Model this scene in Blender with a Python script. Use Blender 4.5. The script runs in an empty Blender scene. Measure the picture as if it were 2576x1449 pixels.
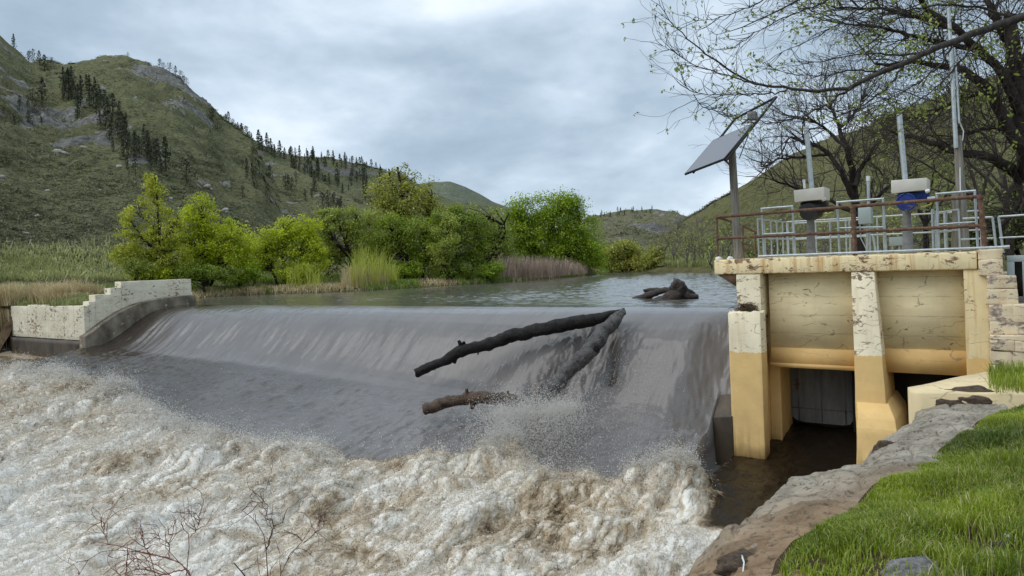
import bpy, math, random
import numpy as np
from mathutils import Vector, Matrix

random.seed(7); RNG = np.random.default_rng(11)
SC = bpy.context.scene
COL = SC.collection

# ------------------------------------------------------------------ camera model
F = 1787.0; CX, CY = 1288.0, 662.5; PHI = math.radians(2.0); CZ = 5.0
RX = np.array([math.cos(PHI), 0, -math.sin(PHI)]); UX = np.array([math.sin(PHI), 0, math.cos(PHI)])
CAMP = np.array([0, 0, CZ])
def ray(px, py):
    return np.array([0, 1.0, 0]) + (px-CX)/F*RX - (py-CY)/F*UX
def P(px, py, D): return CAMP + D*ray(px, py)
def PZ(px, py, z):
    d = ray(px, py); return CAMP + d*((z-CZ)/d[2])
TH = math.radians(34)
RS = np.array([math.cos(TH), -math.sin(TH), 0]); DT = np.array([math.sin(TH), math.cos(TH), 0])
ORG = P(1840, 778, 19.0); ORG[2] = 0          # dam crest meets the gatehouse: s runs along the dam, t upstream
def W(s, t, z): return ORG + s*RS + t*DT + np.array([0, 0, z])
def ST(p):
    q = np.asarray(p) - ORG
    return np.array([q@RS, q@DT, p[2]])
def PT(px, py, t):
    d = ray(px, py); k = (t-(CAMP-ORG)@DT)/(d@DT); return ST(CAMP+k*d)
def PS(px, py, s):
    d = ray(px, py); k = (s-(CAMP-ORG)@RS)/(d@RS); return ST(CAMP+k*d)

# ------------------------------------------------------------------ noise
_perm = np.random.default_rng(3).permutation(256); _perm = np.concatenate([_perm, _perm, _perm])
_g = np.random.default_rng(5).normal(size=(256, 3)); _g /= np.linalg.norm(_g, axis=1)[:, None]
def noise3(x, y, z):
    x = np.asarray(x, float); y = np.asarray(y, float) + 0*x; z = np.asarray(z, float) + 0*x
    xi = np.floor(x).astype(int); yi = np.floor(y).astype(int); zi = np.floor(z).astype(int)
    xf = x-xi; yf = y-yi; zf = z-zi
    u = xf**3*(xf*(xf*6-15)+10); v = yf**3*(yf*(yf*6-15)+10); w = zf**3*(zf*(zf*6-15)+10)
    def gr(i, j, k):
        h = _perm[(_perm[(_perm[(xi+i) & 255] + ((yi+j) & 255))] + ((zi+k) & 255))]
        g = _g[h & 255]
        return g[..., 0]*(xf-i)+g[..., 1]*(yf-j)+g[..., 2]*(zf-k)
    def lp(a, b, t): return a+t*(b-a)
    return 1.6*lp(lp(lp(gr(0,0,0),gr(1,0,0),u),lp(gr(0,1,0),gr(1,1,0),u),v),
                  lp(lp(gr(0,0,1),gr(1,0,1),u),lp(gr(0,1,1),gr(1,1,1),u),v),w)
def fbm(x, y, z=0.0, o=4, g=0.5):
    r = 0; a = 1; f = 1
    for i in range(o):
        r = r + a*noise3(np.asarray(x)*f+17*i, np.asarray(y)*f-9*i, np.asarray(z)*f+3.3*i); a *= g; f *= 2.03
    return r
def sstep(a, b, x):
    t = np.clip((np.asarray(x, float)-a)/(b-a), 0, 1); return t*t*(3-2*t)

# ------------------------------------------------------------------ mesh helpers
def np_mesh(name, v, f, attrs=None, smooth=False):
    v = np.asarray(v, np.float32).reshape(-1, 3)
    me = bpy.data.meshes.new(name)
    fs = f if isinstance(f, list) else [f]
    fs = [np.asarray(a, np.int32) for a in fs if len(a)]
    tot = [np.full(len(a), a.shape[1], np.int32) for a in fs]
    tot = np.concatenate(tot); idx = np.concatenate([a.ravel() for a in fs])
    st = np.concatenate([[0], np.cumsum(tot)[:-1]]).astype(np.int32)
    me.vertices.add(len(v)); me.vertices.foreach_set('co', v.ravel())
    me.loops.add(len(idx)); me.loops.foreach_set('vertex_index', idx)
    me.polygons.add(len(tot)); me.polygons.foreach_set('loop_start', st); me.polygons.foreach_set('loop_total', tot)
    if smooth: me.polygons.foreach_set('use_smooth', np.ones(len(tot), bool))
    for k, a in (attrs or {}).items():
        at = me.attributes.new(k, 'FLOAT', 'POINT'); at.data.foreach_set('value', np.asarray(a, np.float32))
    me.update(calc_edges=True)
    return me

class MB:
    """collects shapes into one mesh"""
    def __init__(s): s.v = []; s.f4 = []; s.f3 = []; s.n = 0; s.a = []
    def add(s, v, f4=(), f3=(), a=0.0):
        v = np.asarray(v, float).reshape(-1, 3)
        if len(f4): s.f4.append(np.asarray(f4, int)+s.n)
        if len(f3): s.f3.append(np.asarray(f3, int)+s.n)
        s.v.append(v); s.n += len(v); s.a.append(np.broadcast_to(np.asarray(a, float), (len(v),)))
        return s
    def hexa(s, c):   # 8 corners: bottom ring of 4 then top ring of 4
        return s.add(c, [(3,2,1,0),(4,5,6,7),(0,1,5,4),(1,2,6,5),(2,3,7,6),(3,0,4,7)])
    def box(s, a, b, bev=0.0):
        x0,y0,z0 = np.minimum(a, b); x1,y1,z1 = np.maximum(a, b)
        if bev <= 0:
            return s.hexa([(x0,y0,z0),(x1,y0,z0),(x1,y1,z0),(x0,y1,z0),(x0,y0,z1),(x1,y0,z1),(x1,y1,z1),(x0,y1,z1)])
        return s.prism([(x0+bev,y0),(x1-bev,y0),(x1,y0+bev),(x1,y1-bev),(x1-bev,y1),(x0+bev,y1),(x0,y1-bev),(x0,y0+bev)], z0, z1, bev)
    def prism(s, poly, z0, z1, bev=0.0):
        p = np.array(poly, float); n = len(p); c = p.mean(0)
        rings = [(p, z0), (p, z1-bev)] if bev else [(p, z0), (p, z1)]
        if bev:
            d = c-p; rings.append((p+d/np.maximum(np.linalg.norm(d, axis=1), 1e-6)[:, None]*bev, z1))
        v = np.concatenate([np.column_stack([q, np.full(n, z)]) for q, z in rings])
        v = np.vstack([v, [[c[0], c[1], z0], [rings[-1][0][:,0].mean(), rings[-1][0][:,1].mean(), z1]]])
        f4 = []; f3 = []
        for k in range(len(rings)-1):
            for i in range(n):
                j = (i+1) % n; f4.append((k*n+i, k*n+j, (k+1)*n+j, (k+1)*n+i))
        b = len(rings)*n; top = (len(rings)-1)*n
        for i in range(n):
            j = (i+1) % n; f3.append((j, i, b)); f3.append((top+i, top+j, b+1))
        return s.add(v, f4, f3)
    def tube(s, pts, rad, k=8, cap=True, a=0.0):
        p = np.asarray(pts, float); n = len(p); r = np.broadcast_to(np.asarray(rad, float), (n,))
        d = np.gradient(p, axis=0); d /= np.maximum(np.linalg.norm(d, axis=1), 1e-9)[:, None]
        up = np.array([0, 0, 1.0]) if abs(d[0, 2]) < 0.9 else np.array([1.0, 0, 0])
        x = np.cross(d, up); x /= np.maximum(np.linalg.norm(x, axis=1), 1e-9)[:, None]
        for i in range(1, n):
            if x[i]@x[i-1] < 0: x[i] = -x[i]
        y = np.cross(d, x)
        an = np.arange(k)*2*math.pi/k
        v = p[:, None, :] + r[:, None, None]*(np.cos(an)[None, :, None]*x[:, None, :] + np.sin(an)[None, :, None]*y[:, None, :])
        v = v.reshape(-1, 3)
        i, j = np.meshgrid(np.arange(n-1), np.arange(k), indexing='ij'); i = i.ravel(); j = j.ravel(); jn = (j+1) % k
        f4 = np.column_stack([i*k+j, (i+1)*k+j, (i+1)*k+jn, i*k+jn]); f3 = []
        if cap and k > 3:
            b = n*k; v = np.vstack([v, v[:k], v[b-k:b], p[:1], p[-1:]])     # caps get their own rims so the ends stay crisp
            jj = np.arange(k); jn = (jj+1) % k
            f3 = np.vstack([np.column_stack([b+jj, b+jn, np.full(k, b+2*k)]), np.column_stack([b+k+jn, b+k+jj, np.full(k, b+2*k+1)])])
        return s.add(v, f4, f3, a)
    def pipe(s, a, b, r, k=8): return s.tube([a, b], r, k)
    def mesh(s, name, base, smooth=False, attr=None):
        v = np.concatenate(s.v) - np.asarray(base, float)
        fs = []
        if s.f4: fs.append(np.concatenate(s.f4))
        if s.f3: fs.append(np.concatenate(s.f3))
        return np_mesh(name, v, fs, {attr: np.concatenate(s.a)} if attr else None, smooth)

def bevel_obj(o, w=0.01, seg=2):
    m = o.modifiers.new('bevel', 'BEVEL'); m.width = w; m.segments = seg; m.limit_method = 'ANGLE'; m.angle_limit = 0.6
def link(name, me, mat, parent=None):
    o = bpy.data.objects.new(name, me); COL.objects.link(o)
    for m in (mat if isinstance(mat, (list, tuple)) else [mat]): me.materials.append(m)
    if parent: o.parent = parent
    return o
def place(o, base, frame):
    if frame == 'st':
        o.location = W(*base); o.rotation_euler = (0, 0, -TH)
    else: o.location = base
def tag(o, label=None, cat=None, group=None, kind=None):
    if label: o['label'] = label
    if cat: o['category'] = cat
    if group: o['group'] = group
    if kind: o['kind'] = kind
    return o
class Thing:
    """an Empty at the thing's base that parents its parts"""
    def __init__(s, name, label, cat, base, frame='st', group=None):
        s.base = np.asarray(base, float); s.o = bpy.data.objects.new(name, None); COL.objects.link(s.o)
        s.o.empty_display_size = 0.2
        place(s.o, s.base, frame); tag(s.o, label, cat, group)
    def part(s, name, mb, mat, parent=None, smooth=False, attr=None, label=None, bev=0.0):
        o = link(name, mb.mesh(name, s.base, smooth, attr), mat, parent or s.o)
        if label: o['label'] = label
        if bev: bevel_obj(o, bev)
        return o
def solo(name, mb, mat, label, cat, base, frame='st', group=None, smooth=False, attr=None, bev=0.0):
    o = link(name, mb.mesh(name, base, smooth, attr), mat); place(o, base, frame); tag(o, label, cat, group)
    if bev: bevel_obj(o, bev)
    return o
def grid_faces(nu, nv):
    i, j = np.meshgrid(np.arange(nu-1), np.arange(nv-1), indexing='ij'); i = i.ravel(); j = j.ravel()
    return np.column_stack([i*nv+j, (i+1)*nv+j, (i+1)*nv+j+1, i*nv+j+1])

# ------------------------------------------------------------------ material helpers
class NT:
    def __init__(s, name):
        s.m = bpy.data.materials.new(name); s.m.use_nodes = True; s.t = s.m.node_tree; s.t.nodes.clear()
        s.out = s.t.nodes.new('ShaderNodeOutputMaterial')
    def n(s, typ, **kw):
        nd = s.t.nodes.new('ShaderNode'+typ)
        for k, v in kw.items():
            if k.startswith('_'): setattr(nd, k[1:], v)
            else:
                key = int(k[1:]) if k[0] == 'i' and k[1:].isdigit() else k.replace('__', ' ')
                if isinstance(v, bpy.types.NodeSocket): s.t.links.new(v, nd.inputs[key])
                else: nd.inputs[key].default_value = v
        return nd
    def l(s, a, b): s.t.links.new(a, b)
    def coord(s, kind='Object', scale=(1,1,1)):
        c = s.n('TexCoord').outputs[kind]
        return s.n('Mapping', Vector=c, Scale=scale).outputs[0]
    def noise(s, vec, scale, detail=4, rough=0.55, dist=0.0):
        return s.n('TexNoise', Vector=vec, Scale=scale, Detail=detail, Roughness=rough, Distortion=dist).outputs[0]
    def ramp(s, fac, stops, interp='LINEAR'):
        r = s.n('ValToRGB', Fac=fac); e = r.color_ramp; e.interpolation = interp
        while len(e.elements) < len(stops): e.elements.new(0.5)
        for el, (p, c) in zip(e.elements, stops):
            el.position = p; el.color = (c, c, c, 1) if not hasattr(c, '__len__') else (*c[:3], 1)
        return r.outputs[0]
    def mix(s, fac, a, b, blend='MIX'):
        nd = s.n('Mix', _data_type='RGBA', _blend_type=blend)
        for k, v in ((0, fac), (6, a), (7, b)):
            if isinstance(v, bpy.types.NodeSocket): s.l(v, nd.inputs[k])
            else: nd.inputs[k].default_value = v if k == 0 else (*v[:3], 1)
        return nd.outputs[2]
    def math(s, op, a, b=0.0, clamp=False):
        nd = s.n('Math', _operation=op, _use_clamp=clamp)
        for k, v in ((0, a), (1, b)):
            if isinstance(v, bpy.types.NodeSocket): s.l(v, nd.inputs[k])
            else: nd.inputs[k].default_value = v
        return nd.outputs[0]
    def attr(s, name): return s.n('Attribute', _attribute_name=name).outputs['Fac']
    def bump(s, h, strength=0.5, dist=0.02, normal=None):
        b = s.n('Bump', Strength=strength, Distance=dist, Height=h)
        if normal: s.l(normal, b.inputs['Normal'])
        return b.outputs[0]
    def bsdf(s, color, rough=0.7, normal=None, metal=0.0, spec=0.5, ior=1.45):
        p = s.n('BsdfPrincipled', Metallic=metal, IOR=ior)
        p.inputs['Specular IOR Level'].default_value = spec
        for k, v in (('Base Color', color), ('Roughness', rough)):
            if isinstance(v, bpy.types.NodeSocket): s.l(v, p.inputs[k])
            else: p.inputs[k].default_value = (*v[:3], 1) if k == 'Base Color' else v
        if normal: s.l(normal, p.inputs['Normal'])
        return p.outputs[0]
    def done(s, sh): s.l(sh, s.out.inputs[0]); return s.m

def m_basic(name, c1, c2, scale=6, rough=0.7, bump=0.3, bd=0.01, metal=0.0, stretch=(1,1,1), spots=None, spec=0.4, detail=5):
    t = NT(name); v = t.coord('Object', stretch)
    n = t.noise(v, scale, detail, 0.6)
    c = t.mix(t.ramp(n, [(0.32, 0), (0.68, 1)]), c1, c2)
    if spots:
        sc, thr, col = spots
        n2 = t.noise(t.coord('Object'), sc, 6, 0.65, 0.4)
        c = t.mix(t.ramp(n2, [(thr, 0), (thr+0.04, 1)]), c, col)
    nn = t.noise(v, scale*4, 6, 0.65)
    return t.done(t.bsdf(c, rough, t.bump(nn, bump, bd), metal, spec))

def m_paint(name, cream, low=None, zsplit=2.66, chips=0.64, boards=0.0, dirt=0.5, chipcol=(0.20,0.15,0.10)):
    """weathered masonry paint: chips, rust runs, board lines, a second coat below zsplit"""
    t = NT(name); v = t.coord('Object')
    sep = t.n('SeparateXYZ', Vector=v)
    big = t.noise(v, 1.6, 5, 0.6)
    c = t.mix(t.ramp(big, [(0.3, 0), (0.7, 1)]), tuple(x*0.82 for x in cream), cream)
    run = t.noise(t.coord('Object', (5, 5, 0.35)), 1.4, 4, 0.6)
    c = t.mix(t.math('MULTIPLY', t.ramp(run, [(0.50, 0), (0.72, 1)]), dirt), c, (0.50, 0.27, 0.08))
    hgt = t.noise(v, 22, 5, 0.6)
    bl = None
    if boards:
        w = t.math('FRACT', t.math('MULTIPLY', t.math('ADD', sep.outputs[2], t.math('MULTIPLY', t.noise(v, 3.0, 2), 0.03)), 1.0/boards))
        bl = t.ramp(w, [(0.0, 1), (0.035, 0), (0.965, 0), (1.0, 1)])
        brk = t.ramp(t.noise(v, 2.3, 4), [(0.42, 0), (0.6, 1)])
        bl = t.math('MULTIPLY', bl, t.math('ADD', t.math('MULTIPLY', brk, 0.8), 0.15))
        c = t.mix(t.math('MULTIPLY', bl, 0.7), c, (0.24, 0.18, 0.10))
        c = t.mix(0.25, c, t.mix(t.ramp(t.noise(t.coord('Object', (0.5, 0.5, 1.6)), 2.2, 5), [(0.35, 0), (0.7, 1)]), (0.38,0.31,0.18), cream))
    ch = t.noise(t.coord('Object', (1, 1, 1.9)), 4.2, 9, 0.72, 0.6)
    pt = t.noise(v, 1.1, 3, 0.5)
    chm = t.ramp(t.math('ADD', ch, t.math('MULTIPLY', t.math('SUBTRACT', pt, 0.5), 0.42)), [(chips, 0), (chips+0.012, 1)])
    vr = t.n('TexVoronoi', _feature='DISTANCE_TO_EDGE', Vector=t.n('VectorMath', _operation='ADD', i0=t.coord('Object', (1.3, 1.3, 3.4)), i1=t.n('VectorMath', _operation='SCALE', i0=t.n('TexNoise', Vector=v, Scale=3.0, Detail=4.0).outputs[1], Scale=0.55).outputs[0]).outputs[0], Scale=1.0).outputs['Distance']
    crk = t.math('MULTIPLY', t.ramp(vr, [(0.0, 1), (0.022, 0)]), t.ramp(t.noise(v, 2.9, 3), [(0.47, 0), (0.56, 1)]))
    chm = t.math('MAXIMUM', chm, t.math('MULTIPLY', crk, 0.85))
    if low:
        lowc = t.mix(t.ramp(t.noise(v, 2.5, 5), [(0.3, 0), (0.7, 1)]), tuple(x*0.86 for x in low), low)
        edge = t.math('ADD', sep.outputs[2], t.math('ADD', t.math('MULTIPLY', t.math('SUBTRACT', t.noise(v, 5, 6, 0.7), 0.5), 0.22), 0.03))
        msk = t.math('LESS_THAN', edge, zsplit+0.03)
        chm = t.math('MULTIPLY', chm, t.math('SUBTRACT', 1.0, t.math('MULTIPLY', msk, 0.93)))
        c = t.mix(msk, c, lowc)
    c = t.mix(chm, c, t.mix(t.ramp(t.noise(v, 14, 3), [(0.4, 0), (0.6, 1)]), chipcol, tuple(x*2.0 for x in chipcol)))
    wet = t.ramp(t.math('ADD', sep.outputs[2], t.math('MULTIPLY', t.noise(v, 3, 4), 0.3)), [(0.30, 1), (0.62, 0)])
    alg = t.math('MULTIPLY', t.ramp(t.noise(t.coord('Object', (6, 6, 0.6)), 1.8, 4), [(0.48, 0), (0.66, 1)]), t.ramp(sep.outputs[2], [(0.0, 1), (1.0, 0.0)]))
    if low: c = t.mix(t.math('MULTIPLY', alg, 0.55), c, (0.22, 0.14, 0.055))
    if low: c = t.mix(t.math('MULTIPLY', wet, 0.8), c, (0.16, 0.09, 0.03))
    nb = t.bump(hgt, 0.35, 0.012)
    nb = t.bump(chm, -0.6, 0.01, nb)
    if bl is not None: nb = t.bump(bl, -0.6, 0.012, nb)
    return t.done(t.bsdf(c, 0.75, nb, 0, 0.3))

def m_leaf(name, c1, c2, trans=0.3):
    g = 1.0
    t = NT(name); a = t.attr('tint')
    c = t.mix(a, c1, c2)
    rn = t.n('Attribute', _attribute_name='tint').outputs['Fac']
    d = t.n('BsdfDiffuse', Color=c).outputs[0]
    tr = t.n('BsdfTranslucent', Color=c).outputs[0]
    gl = t.n('BsdfGlossy', Color=(1,1,1,1), Roughness=0.45).outputs[0]
    s = t.n('MixShader', i0=trans, i1=d, i2=tr).outputs[0]
    s = t.n('MixShader', i0=0.04, i1=s, i2=gl).outputs[0]
    return t.done(s)
# ------------------------------------------------------------------ world, sun, camera
SUN_EL, SUN_AZ = math.radians(50), math.radians(258)      # azimuth from +Y clockwise: behind the camera, a little left
w = bpy.data.worlds.new('World'); SC.world = w; w.use_nodes = True
nt = w.node_tree; nt.nodes.clear()
def wn(typ, **kw):
    nd = nt.nodes.new('ShaderNode'+typ)
    for k, v in kw.items():
        if k.startswith('_'): setattr(nd, k[1:], v)
        else:
            key = int(k[1:]) if k[0] == 'i' and k[1:].isdigit() else k
            if isinstance(v, bpy.types.NodeSocket): nt.links.new(v, nd.inputs[key])
            else: nd.inputs[key].default_value = v
    return nd
sky = wn('TexSky', _sky_type='NISHITA', _sun_disc=False, _sun_elevation=SUN_EL, _sun_rotation=SUN_AZ, _altitude=1600.0)
gen = wn('TexCoord').outputs['Generated']
sp = wn('SeparateXYZ', Vector=gen)
zc = wn('Math', _operation='MAXIMUM', i0=sp.outputs[2], i1=0.0).outputs[0]
den = wn('Math', _operation='ADD', i0=zc, i1=0.55).outputs[0]
px_ = wn('Math', _operation='DIVIDE', i0=sp.outputs[0], i1=den).outputs[0]
py_ = wn('Math', _operation='DIVIDE', i0=sp.outputs[1], i1=den).outputs[0]
zs_ = wn('Math', _operation='MULTIPLY', i0=zc, i1=2.1).outputs[0]
cv = wn('CombineXYZ', X=px_, Y=py_, Z=zs_).outputs[0]
n1 = wn('TexNoise', Vector=cv, Scale=2.1, Detail=7.0, Roughness=0.50, Distortion=0.25).outputs[0]
n2 = wn('TexNoise', Vector=cv, Scale=6.5, Detail=6.0, Roughness=0.55, Distortion=0.2).outputs[0]
nm = wn('Mix', _data_type='FLOAT', i0=0.21, i2=n1, i3=n2).outputs[0]
rp = wn('ValToRGB', Fac=nm); e = rp.color_ramp
cl = [(p_, tuple(1.10*x for x in c_)) for p_, c_ in [(0.32, (0.23, 0.295, 0.365)), (0.43, (0.305, 0.385, 0.465)), (0.52, (0.42, 0.505, 0.59)), (0.60, (0.56, 0.635, 0.71)), (0.70, (0.74, 0.79, 0.84))]]
while len(e.elements) < len(cl): e.elements.new(0.5)
for el, (p_, c_) in zip(e.elements, cl): el.position = p_; el.color = (*c_, 1)
zen = wn('MapRange', _interpolation_type='SMOOTHSTEP', Value=sp.outputs[2]); 
for k, v in zip(range(1, 5), (0.40, 0.95, 1.0, 1.45)): zen.inputs[k].default_value = v
cm = wn('VectorMath', _operation='SCALE', i0=rp.outputs[0]); nt.links.new(zen.outputs[0], cm.inputs['Scale'])
c10 = wn('VectorMath', _operation='SCALE', i0=cm.outputs[0]); c10.inputs['Scale'].default_value = 10.0
mx = wn('Mix', _data_type='RGBA', i0=0.93, i6=sky.outputs[0], i7=c10.outputs[0])
bg = wn('Background', Color=mx.outputs[2], Strength=0.1)
wo = wn('OutputWorld', Surface=bg.outputs[0])

sun = bpy.data.lights.new('sun', 'SUN'); sun.energy = 1.35; sun.angle = math.radians(58); sun.color = (1.0, 0.95, 0.88)
so = bpy.data.objects.new('sun', sun); COL.objects.link(so)
sd = Vector((math.sin(SUN_AZ)*math.cos(SUN_EL), math.cos(SUN_AZ)*math.cos(SUN_EL), math.sin(SUN_EL)))
so.rotation_euler = sd.to_track_quat('Z', 'Y').to_euler(); so.location = (-20, -30, 60)

cam = bpy.data.cameras.new('camera'); co = bpy.data.objects.new('camera', cam); COL.objects.link(co)
cam.sensor_width = 36.0; cam.lens = 36.0*F/2576.0; cam.shift_y = (CY-724.5)/2576.0; cam.clip_end = 8000; cam.clip_start = 0.05
# columns: camera right, up, back
back = np.array([0, -1.0, 0])
co.matrix_world = Matrix(((RX[0], UX[0], back[0], 0), (RX[1], UX[1], back[1], 0), (RX[2], UX[2], back[2], CZ), (0, 0, 0, 1)))
SC.camera = co
SC.view_settings.view_transform = 'Standard'; SC.view_settings.look = 'None'; SC.view_settings.exposure = 0.45; SC.view_settings.gamma = 1.0
SC.cycles.max_bounces = 9; SC.cycles.diffuse_bounces = 5; SC.cycles.glossy_bounces = 3; SC.cycles.transmission_bounces = 6
SC.cycles.use_denoising = True; SC.cycles.use_adaptive_sampling = True; SC.cycles.adaptive_threshold = 0.01
try: SC.cycles.denoiser = 'OPENIMAGEDENOISE'; SC.cycles.denoising_input_passes = 'RGB_ALBEDO_NORMAL'
except Exception: pass

# ------------------------------------------------------------------ hill materials
def m_hill(name, g1, g2, rockc, dark, scale=0.25):
    t = NT(name); v = t.coord('Object')
    n = t.noise(v, scale, 6, 0.6); n2 = t.noise(t.coord('Object', (1, 1, 2.2)), scale*4.5, 7, 0.75); n3 = t.noise(v, scale*0.22, 3)
    c = t.mix(t.ramp(n, [(0.35, 0), (0.65, 1)]), g1, g2)
    c = t.mix(t.ramp(n3, [(0.42, 0), (0.62, 0.75)]), c, tuple(0.5*a+0.5*b for a, b in zip(g2, (0.15, 0.14, 0.07))))
    c = t.mix(t.ramp(n2, [(0.46, 0), (0.60, 0.9)]), c, dark)
    r = t.attr('rock'); rn = t.noise(t.coord('Object', (1.4, 1.4, 0.6)), scale*2.2, 6, 0.7, 0.6)
    rc = t.mix(t.ramp(rn, [(0.34, 0), (0.62, 1)]), tuple(0.30*x for x in rockc), rockc)
    m = t.ramp(t.math('ADD', r, t.math('MULTIPLY', t.math('SUBTRACT', rn, 0.5), 0.9)), [(0.34, 0), (0.42, 1)])
    c = t.mix(m, c, rc)
    nb = t.bump(n2, 1.0, 0.8); nb = t.bump(t.math('MULTIPLY', rn, r), 1.0, 2.5, nb)
    return t.done(t.bsdf(c, 0.95, nb, 0, 0.1))
MH1 = m_hill('hillside_scrub', (0.125,0.130,0.062), (0.200,0.200,0.100), (0.36,0.35,0.32), (0.046,0.050,0.029))
MH3 = m_hill('forested_slope', (0.10,0.108,0.055), (0.16,0.165,0.085), (0.20,0.19,0.18), (0.045,0.052,0.030), 0.15)
MHF = m_hill('hazy_far_slope', (0.105,0.125,0.085), (0.15,0.17,0.115), (0.2,0.2,0.2), (0.065,0.08,0.065), 0.06)  # distance haze put into the colour as a bluish green
MHM = m_hill('rocky_slope', (0.13,0.13,0.070), (0.19,0.185,0.11), (0.27,0.26,0.25), (0.055,0.055,0.035), 0.16)
MHR = m_hill('green_slope', (0.135,0.138,0.055), (0.205,0.20,0.085), (0.23,0.20,0.16), (0.075,0.075,0.030), 0.3)

HILLS = {}; ROCKS = {}
def rock_at(name, q):
    f, rk = ROCKS[name]; k = rk > 0.3
    if not k.any(): return 0
    g = f[k]; d = np.abs(g-q).sum(1); i = d.argmin(); return rk[k][i] if d[i] < 9 else 0
def hill(name, sky_pts, foot_pts, mat, rock=(), amp=0.012, rows=90, step=7, ease=0.85, gully=0.0, seed=0.0, outcrop=0.55):
    """sky_pts / foot_pts: (px, py, distance). A slope from its foot up to the crest and down behind it."""
    sp = np.array(sky_pts, float); fp = np.array(foot_pts, float)
    xs = np.arange(sp[0, 0], sp[-1, 0]+1, step)
    sy = np.interp(xs, sp[:, 0], sp[:, 1]); sD = np.interp(xs, sp[:, 0], sp[:, 2])
    fy = np.interp(xs, fp[:, 0], fp[:, 1]); fD = np.interp(xs, fp[:, 0], fp[:, 2])
    u = np.linspace(0, 1, rows)
    V = []
    for x, a, b, c, d in zip(xs, sy, sD, fy, fD):
        D = d*(b/d)**u; y = c+(a-c)*u**ease
        R_ = np.array([0, 1.0, 0])+((x-CX)/F)*RX[None]-((y[:, None]-CY)/F)*UX[None]
        q = CAMP+D[:, None]*R_
        top = q[-1]
        bk = np.array([top+np.array([(top[0])*k*0.25, b*k*0.25, -(top[2])*k*0.45]) for k in (0.15, 0.5, 1.0)])
        V.append(np.vstack([q, bk]))
    V = np.array(V); nv = rows+3
    f = V.reshape(-1, 3)
    dist = f[:, 1]
    s = 1.0/(dist.mean()*0.10)
    dz = fbm(f[:, 0]*s+seed, f[:, 1]*s, 0.7+seed, 5)*amp*dist
    if gully: dz = dz - gully*dist*np.abs(fbm(f[:, 0]*s*0.8+seed, f[:, 1]*s*0.25, 5.1, 3))
    uu = np.tile(np.concatenate([u, [1, 1, 1]]), len(xs))
    dz = dz*np.minimum(1, (1-uu)*2.5+0.35)
    rk = np.zeros(len(f))
    for (rx_, ry_, rad, k) in rock:
        i = np.argmin((xs-rx_)**2); col = V[i, :rows]
        pyc = sy[i]+0; j = np.argmin(np.abs((fy[i]+(sy[i]-fy[i])*u**ease)-ry_)); c = col[j]
        R3 = rad/F*c[1]
        rk = np.maximum(rk, k*np.exp(-(np.linalg.norm((f-c)*np.array([1, 0.6, 1.0]), axis=1)/R3)**2))
    sc_ = fbm(f[:, 0]*s*2.6+seed, f[:, 1]*s*1.2, f[:, 2]*s*2.6, 4); rk = np.maximum(rk, outcrop*sstep(0.32, 0.75, sc_)*sstep(0.25, 0.6, uu)*(uu < 0.99))
    dz = dz + np.minimum(rk, 1.2)*dist*0.012*(np.abs(fbm(f[:, 0]*s*2, f[:, 1]*s*2, f[:, 2]*s*2, 4)))*np.where(uu > 0.93, 0.4, 1)
    f[:, 2] += dz
    me = np_mesh(name, f, grid_faces(len(xs), nv), {'rock': rk}, True)
    o = link(name, me, mat); tag(o, kind='structure')
    HILLS[name] = (f.reshape(len(xs), nv, 3)[:, :rows], xs); ROCKS[name] = (f, rk)
    return o
def at_hill(name, px, py):
    """nearest point of a hill to a line of sight (front-most)"""
    g, xs = HILLS[name]
    fx = np.clip((px-xs[0])/(xs[1]-xs[0]), 0, len(xs)-1.001); i = int(fx); a = fx-i
    q = g[i]*(1-a)+g[i+1]*a
    d = q-CAMP; v = -( (d@UX)/d[:, 1])*F+CY
    k = np.nonzero((v[:-1] >= py) & (v[1:] < py))[0]
    if len(k) == 0: return None if py > v.min()+4 else q[np.argmin(v)]
    k = k[0]; b = (v[k]-py)/(v[k]-v[k+1]); return q[k]*(1-b)+q[k+1]*b

hill('far_hill', [(1000,480,950),(1050,462,950),(1090,457,950),(1130,456,950),(1170,470,950),(1205,488,950),(1240,508,950),(1300,530,950),(1360,560,950),(1480,600,950)],
     [(1000,640,500),(1480,655,500)], MHF, amp=0.004)
hill('rocky_hill', [(1380,600,480),(1430,560,480),(1478,545,470),(1510,540,470),(1545,531,470),(1580,523,470),(1612,530,460),(1650,526,450),(1700,530,440),(1735,545,430),(1790,560,420),(1900,600,400),(2100,640,400)],
     [(1380,675,120),(1700,676,110),(2100,660,110)], MHM, rock=[(1640,575,40,1),(1700,560,40,.9),(1590,545,28,.8),(1560,600,30,.6)], amp=0.010, gully=0.012)
hill('forested_ridge', [(380,220,420),(480,235,420),(530,262,420),(560,292,420),(620,338,420),(700,380,420),(760,388,420),(830,393,430),(900,408,440),(960,421,450),(1010,440,450),(1060,470,450),(1130,500,450),(1260,520,450),(1400,600,440)],
     [(380,640,230),(800,640,220),(1400,668,160)], MH3, rock=[(860,430,50,.75),(780,420,40,.7),(930,440,40,.6)], amp=0.008, gully=0.010, seed=3)
hill('middle_spur', [(560,330,330),(640,392,300),(690,404,280),(742,427,260),(810,460,235),(878,496,210),(930,522,190),(1010,562,165),(1100,610,140)],
     [(560,640,150),(1100,676,100)], MH1, rock=[(655,420,34,1.0),(620,400,22,.9)], amp=0.008, gully=0.006, seed=7)
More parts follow.
